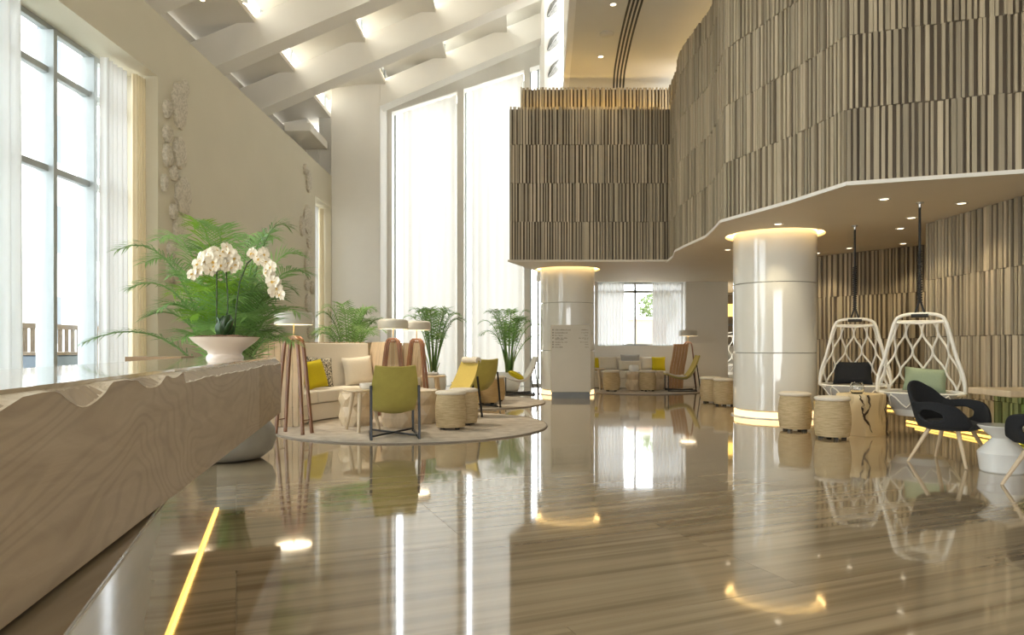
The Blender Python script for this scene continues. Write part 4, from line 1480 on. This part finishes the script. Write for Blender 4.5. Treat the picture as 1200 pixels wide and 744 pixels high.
# ---- directory sign
sg = thing('directory_sign', 'taupe free-standing directory board with small dark lettering in front of the farther column', 'sign', (1.23, 14.3, 0))
MB().bx(-0.415, 0.415, -0.05, 0.05, 0.13, 1.535).build('panel', M['signp'], sg, bevel=0.004)
MB().bx(-0.40, 0.40, -0.045, 0.045, 0.0, 0.13).build('base', M['signb'], sg)
rs_ = random.Random(12)
rows_txt = [(1.43, 0.33, 0.15), (1.37, 0.27, 0.15), (1.315, 0.16, 0.075), (1.26, 0.25, 0.2), (1.23, 0.18, 0.09), (1.175, 0.27, 0.17), (1.125, 0.11, 0.07), (1.07, 0.16, 0.075)]
for i, (z, wl2, wr2) in enumerate(rows_txt):
    tx = MB()
    if i != 4:
        tx.bx(-0.385, -0.37, -0.0525, -0.05, z - 0.014, z + 0.014).bx(-0.365, -0.358, -0.0525, -0.05, z - 0.01, z + 0.014)
    for x0, x1, h in ((-0.33, -0.33 + wl2, 0.026), (0.365 - wr2, 0.365, 0.018)):
        x = x0
        while x < x1 - 0.008:
            g = rs_.choice((0.010, 0.013, 0.016))
            k = rs_.random()
            hh = h * rs_.choice((0.7, 0.7, 1.0))
            tx.bx(x, x + 0.004, -0.0525, -0.05, z - h / 2, z - h / 2 + hh)
            if k < 0.6:
                tx.bx(x + 0.004, x + g - 0.003, -0.0525, -0.05, z - h / 2 + (0 if k < 0.3 else hh - 0.004), z - h / 2 + (0.004 if k < 0.3 else hh))
            if k > 0.4:
                tx.bx(x + g - 0.005, x + g - 0.002, -0.0525, -0.05, z - h / 2, z - h / 2 + hh * 0.8)
            x += g + (0.012 if rs_.random() < 0.12 else 0.0)
    tx.build('lettering', M['ink'], sg)


# ---- hanging rattan chairs
def make_swing(label, group):
    t = thing('hanging_chair', label, 'chair', group=group)
    ZR, ZTp, YF = 0.53, 1.42, -0.10

    def wz(z):
        u = (z - ZR) / (ZTp - ZR)
        return 0.45 - 0.20 * u ** 1.15 + 0.018 * math.sin(PI * min(1, u * 2.2)) * (1 if u < 0.45 else 0)

    def dz(z):
        u = (z - ZR) / (ZTp - ZR)
        return 0.50 - 0.30 * u

    def surf(u, z):
        return Vector((-wz(z) * math.cos(PI * u), YF + dz(z) * math.sin(PI * u), z))
    # front hoop
    hp = []
    for i in range(13):
        z = ZR + (1.36 - ZR) * i / 12
        hp.append(Vector((-wz(z) - 0.012, YF - 0.02, z)))
    top = []
    for i in range(1, 12):
        a = PI - PI * i / 12
        top.append(Vector((0.265 * math.copysign(abs(math.cos(a)) ** 0.7, math.cos(a)), YF - 0.02, 1.36 + 0.125 * abs(math.sin(a)) ** 0.7)))
    hoop = hp + top + [Vector((-p.x, p.y, p.z)) for p in hp[::-1]]
    # foot bends of the hoop into the rim
    MB().tube(hoop, 0.02, 10).build('hoop', M['rattan'], t, smooth=60)
    MB().tube([surf(i / 24, ZTp - 0.02) for i in range(25)], 0.015, 8).build('top_rail', M['rattan'], t, smooth=60)
    MB().tube([(-0.25, YF - 0.01, ZTp - 0.035), (0, YF - 0.03, ZTp - 0.05), (0.25, YF - 0.01, ZTp - 0.035)], 0.015, 8).build('top_rail', M['rattan'], t, smooth=60)
    rim = [surf(i / 24, ZR) for i in range(25)] + [Vector((0.42 - 0.84 * i / 12, YF - 0.13 * math.sin(PI * i / 12) - 0.01, ZR - 0.02)) for i in range(1, 12)]
    MB().tube(rim, 0.021, 10, True).build('seat_rim', M['rattan'], t, smooth=60)
    N = 5
    for k in range(N + 1):
        for sgn in (-1, 1):
            if (k == 0 and sgn < 0) or (k == N and sgn > 0):
                continue
            pts = []
            for i in range(33):
                v = i / 32
                z = ZR + (ZTp - 0.02 - ZR) * v
                off = 0.5 - 0.5 * math.cos(2 * PI * 1.75 * v)
                u = (k + sgn * 0.5 * off) / N
                pts.append(surf(min(1, max(0, u)), z) + Vector((0, 0.004 * sgn, 0)))
            MB().tube(pts, 0.0135, 7).build('lattice_cane', M['rattan'], t, smooth=60)
    # seat: taut grey basket sides and white tray
    def low(z, a):
        u = (ZR - z) / (ZR - 0.25)
        rx = 0.43 - 0.17 * u
        ry0, ry1 = 0.2 - 0.02 * u, 0.38 - 0.12 * u
        y = YF + 0.03 + (ry1 * math.sin(a) if math.sin(a) > 0 else ry0 * math.sin(a))
        return (rx * math.cos(a), y, z)
    MB().rings([[low(z, 2 * PI * j / 40) for j in range(40)] for z in (0.33, 0.40, 0.46, ZR - 0.012)], True, True).build('seat_basket', M['greyseat'], t, smooth=50)
    MB().rings([[low(z, 2 * PI * j / 40) for j in range(40)] for z in (0.25, 0.265, 0.328)], True, True).build('seat_tray', M['traymat'], t, smooth=50)
    zig = []
    for i in range(48):
        a = 2 * PI * i / 48
        z = 0.43 + 0.075 * math.cos(8 * a)
        p = Vector(low(z, a))
        zig.append(p + Vector((math.cos(a), math.sin(a), 0)) * 0.008)
    MB().tube(zig, 0.009, 6, True).build('lattice_cane', M['rattan'], t, smooth=60)
    # rope, coil and ceiling hook
    MB().tube([(0, YF - 0.02, 1.66), (0, YF - 0.02, SZ - 0.05)], 0.014, 8).build('rope', M['slot'], t, smooth=60)
    coil = []
    for i in range(180):
        a = i * 0.7
        coil.append((0.022 * math.cos(a), YF - 0.02 + 0.022 * math.sin(a), 1.62 + 0.62 * i / 180))
    MB().tube(coil, 0.008, 5).build('rope_whipping', M['slot'], t, smooth=60)
    for s in (-1, 1):
        MB().tube([(0, YF - 0.02, 1.66), (s * 0.03, YF - 0.02, 1.56), (s * 0.055, YF - 0.02, 1.475)], 0.011, 6).build('rope_sling', M['slot'], t, smooth=60)
    MB().tube([(-0.09, YF - 0.02, 1.466), (0.09, YF - 0.02, 1.466)], 0.026, 8).build('rope_binding', M['slot'], t, smooth=60)
    MB().lathe([(0.0005, SZ), (0.045, SZ), (0.045, SZ - 0.012), (0.018, SZ - 0.02), (0.012, SZ - 0.07), (0.0005, SZ - 0.075)], 16, c=(0, YF - 0.02, 0)).build('ceiling_hook', M['steel'], t, smooth=40)
    return t


sw = make_swing('white rattan hanging chair behind the log table, farther of the two at the right', 'white rattan hanging chairs')
sw.location = (4.99, 9.95, 0)
sw.rotation_euler = (0, 0, R(-24))
dup(sw, (5.0, 8.35, 0), R(-36), 'white rattan hanging chair with a sage cushion behind the black armchair')
dup(sw, (6.55, 20.2, 0), R(-10), 'white rattan hanging chair glimpsed past the far white wall beside the near column')
pillow('throw_cushion', 0.46, 0.30, 0.14, M['sage'], (5.12, 8.49, 0.53), (R(-18), R(4), R(-36)), 'sage green cushion in the nearer hanging chair')
pillow('throw_cushion', 0.52, 0.34, 0.14, M['blackfab'], (5.05, 10.12, 0.53), (R(-16), 0, R(-24)), 'charcoal cushion in the farther hanging chair')

# ---- spalted log table with a glass bowl
lg = thing('log_table', 'square spalted timber log table between the woven stool and the hanging chairs', 'table', (4.36, 8.52, 0), R(28))
rl = random.Random(4)
rg = []
base_pts = []
for j in range(24):
    a = 2 * PI * j / 24
    c_, s_ = math.cos(a), math.sin(a)
    k = 0.235 / max(abs(c_), abs(s_)) ** 0.86
    k = min(k, 0.29)
    base_pts.append((k * c_, k * s_))
for z in (0.0, 0.02, 0.17, 0.33, 0.49, 0.505):
    q = 0.97 if z in (0.0, 0.505) else 1.0
    rg.append([(x * q + 0.008 * mnoise.noise(Vector((x * 9, y * 9, z * 3))), y * q + 0.008 * mnoise.noise(Vector((x * 9, y * 9, z * 3 + 9))), z) for x, y in base_pts])
MB().rings(rg).build('log', M['spalt'], lg, smooth=35)
for ang, zz in ((-2.0, 0.05), (-1.0, 0.0), (-2.35, 0.24)):
    pts = []
    a = ang
    for i in range(12):
        z = zz + (0.50 - zz) * i / 11
        a += rl.uniform(-0.13, 0.13)
        c_, s_ = math.cos(a), math.sin(a)
        k = min(0.235 / max(abs(c_), abs(s_)) ** 0.86, 0.29)
        pts.append((k * c_ * 0.995, k * s_ * 0.995, z))
    MB().tube(pts, [rl.uniform(0.002, 0.016) for _ in range(12)], 5).build('crack', M['crack'], lg, smooth=60)
gb = MB().lathe([(0.0005, 0.0), (0.06, 0.0), (0.078, 0.03), (0.082, 0.07), (0.074, 0.115), (0.06, 0.14), (0.056, 0.138), (0.069, 0.114), (0.077, 0.07), (0.073, 0.032), (0.055, 0.008), (0.0005, 0.008)], 32, caps=False).build('glass_bowl', M['clear'], smooth=60, loc=(4.27, 8.45, 0.506))
tag(gb, 'clear round glass bowl on the log table', 'bowl')


# ---- black armchair
def make_armchair(label):
    t = thing('armchair', label, 'chair', group='charcoal armchairs')
    NA, NV = 72, 18
    A0 = R(150)

    def rim(phi):
        p = abs(math.degrees(phi))
        back = 0.77 - 0.00001 * p * p
        if p < 28:
            return 0.77 - 0.06 * (p / 28) ** 2
        if p < 62:
            u = (p - 28) / 34
            u = u * u * (3 - 2 * u)
            return 0.71 * (1 - u) + 0.575 * u
        if p < 112:
            return 0.575 + 0.015 * math.sin((p - 62) / 50 * PI)
        u = min(1, (p - 112) / 38)
        return 0.575 * (1 - u * u) + 0.37 * u * u
    vs_ = []
    idx = {}
    for i in range(NA + 1):
        phi = -A0 + 2 * A0 * i / NA
        zt_ = rim(phi)
        for j in range(NV + 1):
            v = j / NV
            z = 0.345 + (zt_ - 0.345) * v
            lean = 0.245 + 0.09 * v ** 0.8 if abs(phi) < 1.0 else 0.245 + 0.075 * v ** 0.7
            # back direction is -Y
            x = lean * 1.06 * math.sin(phi)
            y = -lean * math.cos(phi)
            idx[i, j] = len(vs_)
            vs_.append((x, y, z))
    fs_ = []
    for i in range(NA):
        for j in range(NV):
            phi = math.degrees(-A0 + 2 * A0 * (i + 0.5) / NA)
            z = 0.345 + (rim(R(phi)) - 0.345) * (j + 0.5) / NV
            if ((abs(phi) - 84) / 22) ** 2 + ((z - 0.455) / 0.05) ** 2 < 1:
                continue
            fs_.append((idx[i, j], idx[i + 1, j], idx[i + 1, j + 1], idx[i, j + 1]))
    shell = MB().add(vs_, fs_).build('shell', M['blackfab'], t, smooth=180)
    md = shell.modifiers.new('smooth', 'SMOOTH')
    md.iterations = 4
    md = shell.modifiers.new('solid', 'SOLIDIFY')
    md.thickness = 0.032
    md.offset = 0
    md = shell.modifiers.new('sub', 'SUBSURF')
    md.levels = md.render_levels = 1
    MB().lathe([(0.0005, 0.315), (0.19, 0.315), (0.245, 0.335), (0.258, 0.36), (0.245, 0.385), (0.19, 0.40), (0.0005, 0.405)], 40).build('seat', M['blueblack'], t, smooth=60)
    for a in (45, 135, 225, 315):
        c_, s_ = math.cos(R(a)), math.sin(R(a))
        MB().tube([(0.36 * c_, 0.36 * s_, 0.0), (0.17 * c_, 0.17 * s_, 0.335)], [0.012, 0.021], 10).build('leg', M['ash'], t, smooth=60)
    return t


ac = make_armchair('charcoal armchair with pierced arms and pale legs in front of the nearer hanging chair')
ac.location = (4.12, 6.42, 0)
ac.rotation_euler = (0, 0, R(-148))
dup(ac, (4.20, 5.25, 0), R(20), 'charcoal armchair cut off by the right edge beside the white hourglass table')

# ---- white hourglass table
hg = thing('hourglass_table', 'white lacquered hourglass side table between the two charcoal armchairs', 'table', (4.29, 5.97, 0))
MB().lathe([(0.0005, 0.0), (0.162, 0.0), (0.170, 0.01), (0.188, 0.155), (0.19, 0.165), (0.182, 0.178), (0.085, 0.285), (0.082, 0.295)], 48).build('body', M['whitegloss'], hg, smooth=30)
MB().lathe([(0.082, 0.295), (0.088, 0.303), (0.185, 0.392), (0.188, 0.400), (0.182, 0.405), (0.0005, 0.405)], 48).build('top', M['whitegloss'], hg, smooth=30)

# ---- long wooden table at the right wall
tt = thing('bench_table', 'long pale timber table with green glass supports against the slatted wall at the right', 'table', (5.36, 6.95, 0))
MB().bx(-0.52, 0.16, -0.32, 0.30, 0.595, 0.66).build('tabletop', M['ash'], tt, bevel=0.01)
for y in (-0.2, 0.18):
    MB().bx(-0.32, 0.14, y - 0.012, y + 0.012, 0.0, 0.595).build('glass_support', M['greenglass'], tt)

# ---- coral relief ornaments on the left wall
rc = random.Random(8)


def coral(px, py, wpx, hpx, label, group):
    Y = 4.57 * 800 / (600 - px)
    z = 1.1 + (405 - py) / 800 * Y
    wm = max(0.10, wpx / (4.57 * 800 / Y ** 2))
    hm = hpx / 800 * Y
    NR, NS = 7, 30
    sd_ = rc.uniform(0, 99)
    rows = []
    for i in range(NR + 1):
        q = i / NR
        row = []
        for j in range(NS):
            a = 2 * PI * j / NS
            e = 1 + 0.12 * mnoise.noise(Vector((math.cos(a) * 3 + sd_, math.sin(a) * 3, 0))) + 0.05 * math.sin(9 * a + sd_)
            rr = q * e
            hgt = 0.06 * (1 - 0.3 * q * q) + 0.016 * mnoise.noise(Vector((rr * math.cos(a) * 6 + sd_, rr * math.sin(a) * 6, 1)))
            if i == NR:
                hgt *= 0.75
            row.append((hgt + 0.012, rr * math.cos(a) * wm / 2 if rr else 0.0005 * math.cos(a), rr * math.sin(a) * hm / 2 if rr else 0.0005 * math.sin(a)))
        rows.append(row)
    rows.append([(0.0, p[1] * 0.96, p[2] * 0.98) for p in rows[-1]])
    o = MB().rings(rows, True, True).build('coral_relief', M['coral'], smooth=60, loc=(-4.6, Y, z))
    tag(o, label, 'wall ornament', group)


g1 = [(217, 104, 6, 21, 'slim uppermost sliver'), (210.7, 124, 16, 54, 'tall topmost disc'), (196.7, 128, 8, 21, 'sliver left of topmost disc'), (197, 157, 9, 21, 'small upper left flake'), (211, 179, 13, 37, 'second disc from top'),
      (197, 182, 9, 28, 'flake left of the second disc'), (204, 203, 7, 18, 'flake between second and third discs'), (215, 230, 17, 45, 'large third disc'), (193, 214, 5, 21, 'leftmost thin flake'), (204, 248, 7, 19, 'small flake below third disc'),
      (211, 270, 13, 34, 'lower disc above the palm'), (201, 293, 8, 19, 'low flake by the palm'), (204, 318, 15, 29, 'lowest disc behind the palm')]
for px, py, a, b, lb in g1:
    coral(px, py, a, b, lb + ' of the coral relief right of the big window', 'coral relief right of the big window')
g2 = [(358, 198, 3, 12, 'topmost chip'), (362, 212, 5, 26, 'upper blade'), (361.5, 258, 10, 33, 'large upper disc'), (354.5, 265, 4, 24, 'left edge flake'), (363, 284, 5, 14, 'small linking flake'), (362.5, 311, 9, 32, 'large middle disc'),
      (360, 334, 4, 13, 'left lower chip'), (366, 337, 4, 15, 'right lower chip'), (361.5, 355, 6, 22, 'lower disc'), (365, 373, 5, 16, 'low right flake'), (363.6, 389, 5, 16, 'lowest flake')]
for px, py, a, b, lb in g2:
    coral(px, py, a, b, lb + ' of the coral relief beside the narrow far left window', 'coral relief beside the narrow window')

# ---- silvery leaf ornaments on the pier
for z, s, lb in ((9.02, 1.0, 'uppermost'), (8.22, 0.95, 'middle'), (7.58, 0.85, 'lowest')):
    t = thing('leaf_ornament', lb + ' of the three tilted silver leaf ornaments on the tall white pier', 'wall ornament', (0.99, 15.95, z), 0, 'silver leaf ornaments')
    mt = Matrix.Rotation(R(33), 3, 'Y')
    mb = MB()
    rows = []
    for i in range(9):
        q = i / 8
        rows.append([mt @ Vector((0.115 * s * q * math.cos(2 * PI * j / 24) * (1 - 0.35 * abs(math.sin(2 * PI * j / 24))), -0.06 * (1 - q * q) - 0.006 * math.cos(5 * q * PI) - 0.01, 0.30 * s * q * math.sin(2 * PI * j / 24))) if q else mt @ Vector((0.0005 * math.cos(j), -0.07, 0.0005 * math.sin(j))) for j in range(24)])
    rows.append([Vector((p[0] * 0.98, 0.0, p[2] * 0.98)) for p in rows[-1]])
    mb.rings(rows, True, True).build('leaf_blade', M['leafmetal'], t, smooth=60)
    MB().tube([mt @ Vector((0, -0.03, -0.31 * s)), mt @ Vector((0, -0.078, 0)), mt @ Vector((0, -0.03, 0.31 * s))], 0.006, 6).build('midrib', M['steel'], t, smooth=60)

# ---- ceiling fittings
vent = thing('air_vent', 'long curved black slot air vent in the high flat ceiling', 'vent', (0, 0, FZ))
path = [(2.05, 8.6), (2.05, 10.0), (2.08, 11.46), (2.12, 12.4), (2.17, 13.2), (2.27, 14.4), (2.40, 15.4)]


def catmull(ps, n):
    out = []
    for i in range(len(ps) - 1):
        p0, p1, p2, p3 = [Vector(ps[max(0, min(len(ps) - 1, k))]) for k in (i - 1, i, i + 1, i + 2)]
        for k in range(n):
            t = k / n
            out.append(0.5 * ((2 * p1) + (-p0 + p2) * t + (2 * p0 - 5 * p1 + 4 * p2 - p3) * t * t + (-p0 + 3 * p1 - 3 * p2 + p3) * t ** 3))
    out.append(Vector(ps[-1]))
    return out


cpth = catmull(path, 5)
for o_, hw, nm, m_, z0 in ((0.0, 0.15, 'vent_frame', 'ceil', -0.012),) + tuple((-0.105 + 0.07 * k, 0.019, 'air_slot', 'slot', -0.016) for k in range(4)):
    mb = MB()
    rg = []
    for i, p in enumerate(cpth):
        a = cpth[max(i - 1, 0)]
        b = cpth[min(i + 1, len(cpth) - 1)]
        tv = (b - a).normalized()
        nr = Vector((tv.y, -tv.x))
        l_, r_ = p + nr * (o_ - hw), p + nr * (o_ + hw)
        rg.append([(l_.x, l_.y, z0), (r_.x, r_.y, z0), (r_.x, r_.y, 0.0), (l_.x, l_.y, 0.0)])
    mb.rings(rg).build(nm, M[m_], vent)


def make_downlight(label, group):
    t = thing('downlight', label, 'ceiling light', group=group)
    MB().lathe([(0.05, -0.001), (0.068, -0.001), (0.066, -0.008), (0.05, -0.008)], 28, caps=False).build('trim_ring', M['whitegloss'], t, smooth=40)
    MB().lathe([(0.0005, -0.003), (0.05, -0.003), (0.05, 0.0), (0.0005, 0.0)], 24).build('lens', M['down'], t, smooth=40)
    return t


dl = make_downlight('recessed downlight in the soffit above the near charcoal armchair', 'soffit downlights')
soff = [(4.39, 8.05, 'recessed downlight in the soffit left of the nearer hanging chair rope'), (5.46, 8.29, 'recessed downlight in the soffit right of the nearer hanging chair rope'),
        (5.40, 9.23, 'recessed downlight second row left of the nearer rope'), (5.73, 10.07, 'recessed downlight third row left of the nearer rope'), (6.62, 11.55, 'recessed downlight deepest in the alcove corner'),
        (3.78, 9.70, 'recessed downlight directly above the nearest column face'), (3.89, 12.3, 'recessed downlight left of the nearest column head'), (5.70, 12.75, 'recessed downlight right of the nearest column head'),
        (5.98, 12.1, 'recessed downlight near the slatted alcove wall behind the farther rope')]
for k, (x, y, lb) in enumerate(soff):
    if k == 0:
        dl.location = (x, y, SZ)
        dl['label'] = lb
    else:
        dup(dl, (x, y, SZ), 0, lb)
    o = lamp('downlight_beam', 'SPOT', (x, y, SZ - 0.02), 34, (1.0, 0.82, 0.52), spot_size=R(95), spot_blend=0.6, shadow_soft_size=0.06)
for x, y, lb in ((1.78, 13.7, 'lower recessed downlight beside the curved vent in the high ceiling'), (1.72, 11.6, 'upper recessed downlight at the top edge left of the curved vent')):
    d_ = dup(dl, (x, y, FZ), 0, lb)
    d_['group'] = 'high ceiling downlights'
    o = lamp('downlight_beam', 'SPOT', (x, y, FZ - 0.03), 28, (1.0, 0.8, 0.52), spot_size=R(80), spot_blend=0.6, shadow_soft_size=0.05)
spk = thing('ceiling_speaker', 'flat round speaker grille in the high ceiling left of the curved vent', 'speaker', (1.76, 12.7, FZ))
MB().lathe([(0.0005, -0.012), (0.11, -0.012), (0.125, -0.006), (0.13, 0.0), (0.0005, 0.0)], 32).build('grille', M['ceil'], spk, smooth=40)
MB().lathe([(0.118, -0.013), (0.134, -0.006), (0.134, 0.0), (0.118, 0.0)], 32, caps=False).build('rim', M['shade'], spk, smooth=40)

for x, y, z, lb in ((-4.95, 10.92, 6.62, 'left small white spotlight hanging under the vaulted roof'), (-4.50, 11.5, 6.86, 'right small white spotlight hanging under the vaulted roof')):
    t = thing('spotlight', lb, 'ceiling light', (x, y, z), 0, 'roof spotlights')
    top = zb(x) + 0.64 - z
    MB().tube([(0, 0, 0.1), (0, 0, top)], 0.008, 6).build('drop_rod', M['whitegloss'], t)
    MB().lathe([(0.035, 0.0), (0.045, 0.0), (0.045, 0.12), (0.02, 0.15), (0.0005, 0.15)], 20, caps=False).build('housing', M['whitegloss'], t, smooth=40)
    MB().lathe([(0.0005, 0.004), (0.036, 0.004), (0.036, 0.02), (0.0005, 0.02)], 20).build('lens', M['down'], t)
    b_ = lamp('spotlight_beam', 'SPOT', (x, y, z - 0.03), 800, (1.0, 0.88, 0.70), spot_size=R(52), spot_blend=0.8, shadow_soft_size=0.06)
    b_.rotation_euler = (Vector((-1.3, y - 0.3 + (0 if x < -4.7 else 1.6), 0.3)) - Vector((x, y, z))).to_track_quat('-Z', 'Y').to_euler()

# ---- curtains
curtain('curtain', (-4.86, 5.7), (-4.86, 6.72), 0.02, 4.55, 7, 0.07, M['sheer'], 'white sheer curtain at the left edge of the big window', seedv=1)
curtain('curtain', (-4.88, 8.12), (-4.88, 8.60), 0.02, 4.55, 5, 0.06, M['sheer'], 'white sheer curtain bunched at the right side of the big window', seedv=2)
curtain('curtain', (-4.80, 8.64), (-4.78, 8.85), 0.02, 4.55, 4, 0.055, M['drape'], 'beige drape beside the sheer at the right side of the big window', seedv=3)
curtain('curtain', (-4.86, 16.45), (-4.86, 17.0), 0.02, 4.55, 5, 0.06, M['sheer'], 'white sheer curtain in the narrow far left window', seedv=4)
curtain('curtain', (-4.80, 17.06), (-4.80, 17.3), 0.02, 4.55, 4, 0.05, M['drape'], 'beige drape in the narrow far left window', seedv=5)
curtain('curtain', (-2.98, 18.56), (-1.5, 18.56), 0.02, 7.68, 6, 0.035, M['sheer2'], 'tall white voile panel in the left bay of the far wall', seedv=6, zs=0.48)
curtain('curtain', (-1.10, 18.56), (0.31, 18.56), 0.02, 8.26, 6, 0.035, M['sheer2'], 'tall white voile panel in the middle bay of the far wall', seedv=7, zs=0.45)
curtain('curtain', (2.33, 18.58), (3.05, 18.58), 1.12, 2.80, 8, 0.03, M['sheer'], 'short white sheer curtain on the left of the far window under the soffit', seedv=8)
curtain('curtain', (3.82, 18.58), (4.67, 18.58), 1.12, 2.80, 9, 0.03, M['sheer'], 'short white sheer curtain on the right of the far window under the soffit', seedv=9)

# ---- bar back glimpsed beyond the far wall
bs = thing('bar_shelf', 'dark back-bar shelf with an amber lit niche glimpsed beside the near column', 'shelf', (6.9, 22.15, 0))
MB().bx(-0.6, 0.9, -0.2, 0.2, 0.0, 1.1).build('counter', M['steel'], bs)
MB().bx(-0.6, 0.9, 0.05, 0.2, 1.1, 2.75).build('back_panel', M['slat_back'], bs)
MB().bx(-0.6, 0.9, -0.2, 0.05, 1.75, 1.8).build('shelf_board', M['signb'], bs)
MB().bx(-0.6, 0.9, 0.0, 0.045, 2.05, 2.45).build('lit_niche', M['led'], bs)

# ================================================================== OUTSIDE
struct(MB().bx(-40, -5.3, -6, 45, -0.3, -0.05).build('terrace_ground', M['out_ground']))
struct(MB().bx(-5.3, 30, 22.8, 45, -0.3, -0.05).build('garden_ground', M['out_ground']))
fe = thing('terrace_fence', 'dark slatted fence on the terrace outside the big left window', 'fence', (-9.2, 13.5, -0.05))
for k in range(40):
    MB().bx(-0.02, 0.02, -0.04, 0.04, 0.05, 1.5).build('picket', M['out_fence'], fe, loc=(0, -3.8 + 0.2 * k, 0))
MB().bx(-0.03, 0.03, -4, 4.2, 1.48, 1.58).build('rail', M['out_fence'], fe)
MB().bx(-0.03, 0.03, -4, 4.2, 0.35, 0.42).build('rail', M['out_fence'], fe)


def building(label, loc, w_, d_, h_, nx_, nz_, mat):
    t = thing('building', label, 'building', loc)
    MB().bx(-w_ / 2, w_ / 2, -d_ / 2, d_ / 2, 0, h_).build('walls', mat, t)
    for i in range(nx_):
        for j in range(nz_):
            y = -d_ / 2 + d_ * (i + 0.5) / nx_
            z = 1.2 + (h_ - 1.5) * j / nz_
            MB().bx(w_ / 2 - 0.02, w_ / 2 + 0.03, y - 0.5, y + 0.5, z, z + 1.4).build('window', M['out_glass'], t)
    MB().bx(-w_ / 2 - 0.1, w_ / 2 + 0.1, -d_ / 2 - 0.1, d_ / 2 + 0.1, h_, h_ + 0.25).build('parapet', mat, t)
    return t


building('pale building with rows of windows outside the big left window', (-16.5, 22.5, -0.05), 6, 13, 15, 5, 5, M['out_wall'])
bp = thing('garden_wall', 'pinkish garden wall outside the far window under the soffit', 'wall', (5.2, 25, -0.05))
MB().bx(-1.0, 0.4, -0.2, 0.2, 0, 2.1).build('wall_panel', M['out_pink'], bp)
MB().bx(-1.05, 0.45, -0.25, 0.25, 2.1, 2.2).build('coping', M['out_wall'], bp)


def tree(label, loc, h_, r_, n, seedv):
    rr = random.Random(seedv)
    t = thing('tree', label, 'tree', loc)
    MB().tube([(0, 0, 0), (0.05, 0.02, h_ * 0.4), (0, 0.05, h_ * 0.75)], [0.12, 0.09, 0.05], 8).build('trunk', M['out_trunk'], t, smooth=60)
    lf = MB()
    for k in range(n):
        a, b = rr.uniform(0, 2 * PI), rr.uniform(-1, 1)
        q = r_ * rr.uniform(0.3, 1) ** 0.5
        c = Vector((q * math.cos(a) * math.sqrt(1 - b * b), q * math.sin(a) * math.sqrt(1 - b * b), h_ * 0.75 + q * b * 0.9))
        u = Vector((rr.uniform(-1, 1), rr.uniform(-1, 1), rr.uniform(-1, 1))).normalized()
        v = u.orthogonal().normalized()
        s = rr.uniform(0.06, 0.12)
        lf.add([c - u * s, c + v * s * 0.5, c + u * s, c - v * s * 0.5], [(0, 1, 2, 3)])
    o = lf.build('foliage', M['out_leaf'], t)
    o['kind'] = 'stuff'
    return t


tree('small green tree outside the far window under the soffit', (5.75, 26.8, -0.05), 3.5, 0.8, 900, 3)
tree('low green shrub behind the terrace fence', (-10.2, 12.2, -0.05), 1.0, 0.7, 700, 6)
pn_ = thing('parasol_base', 'dark slate crate on the terrace outside the big window', 'crate', (-7.4, 10.9, -0.05))
MB().bx(-0.3, 0.3, -0.35, 0.35, 0, 1.0).build('crate_body', M['out_car'], pn_, bevel=0.02)
MB().bx(-0.33, 0.33, -0.38, 0.38, 1.0, 1.05).build('crate_lid', M['out_fence'], pn_, bevel=0.01)
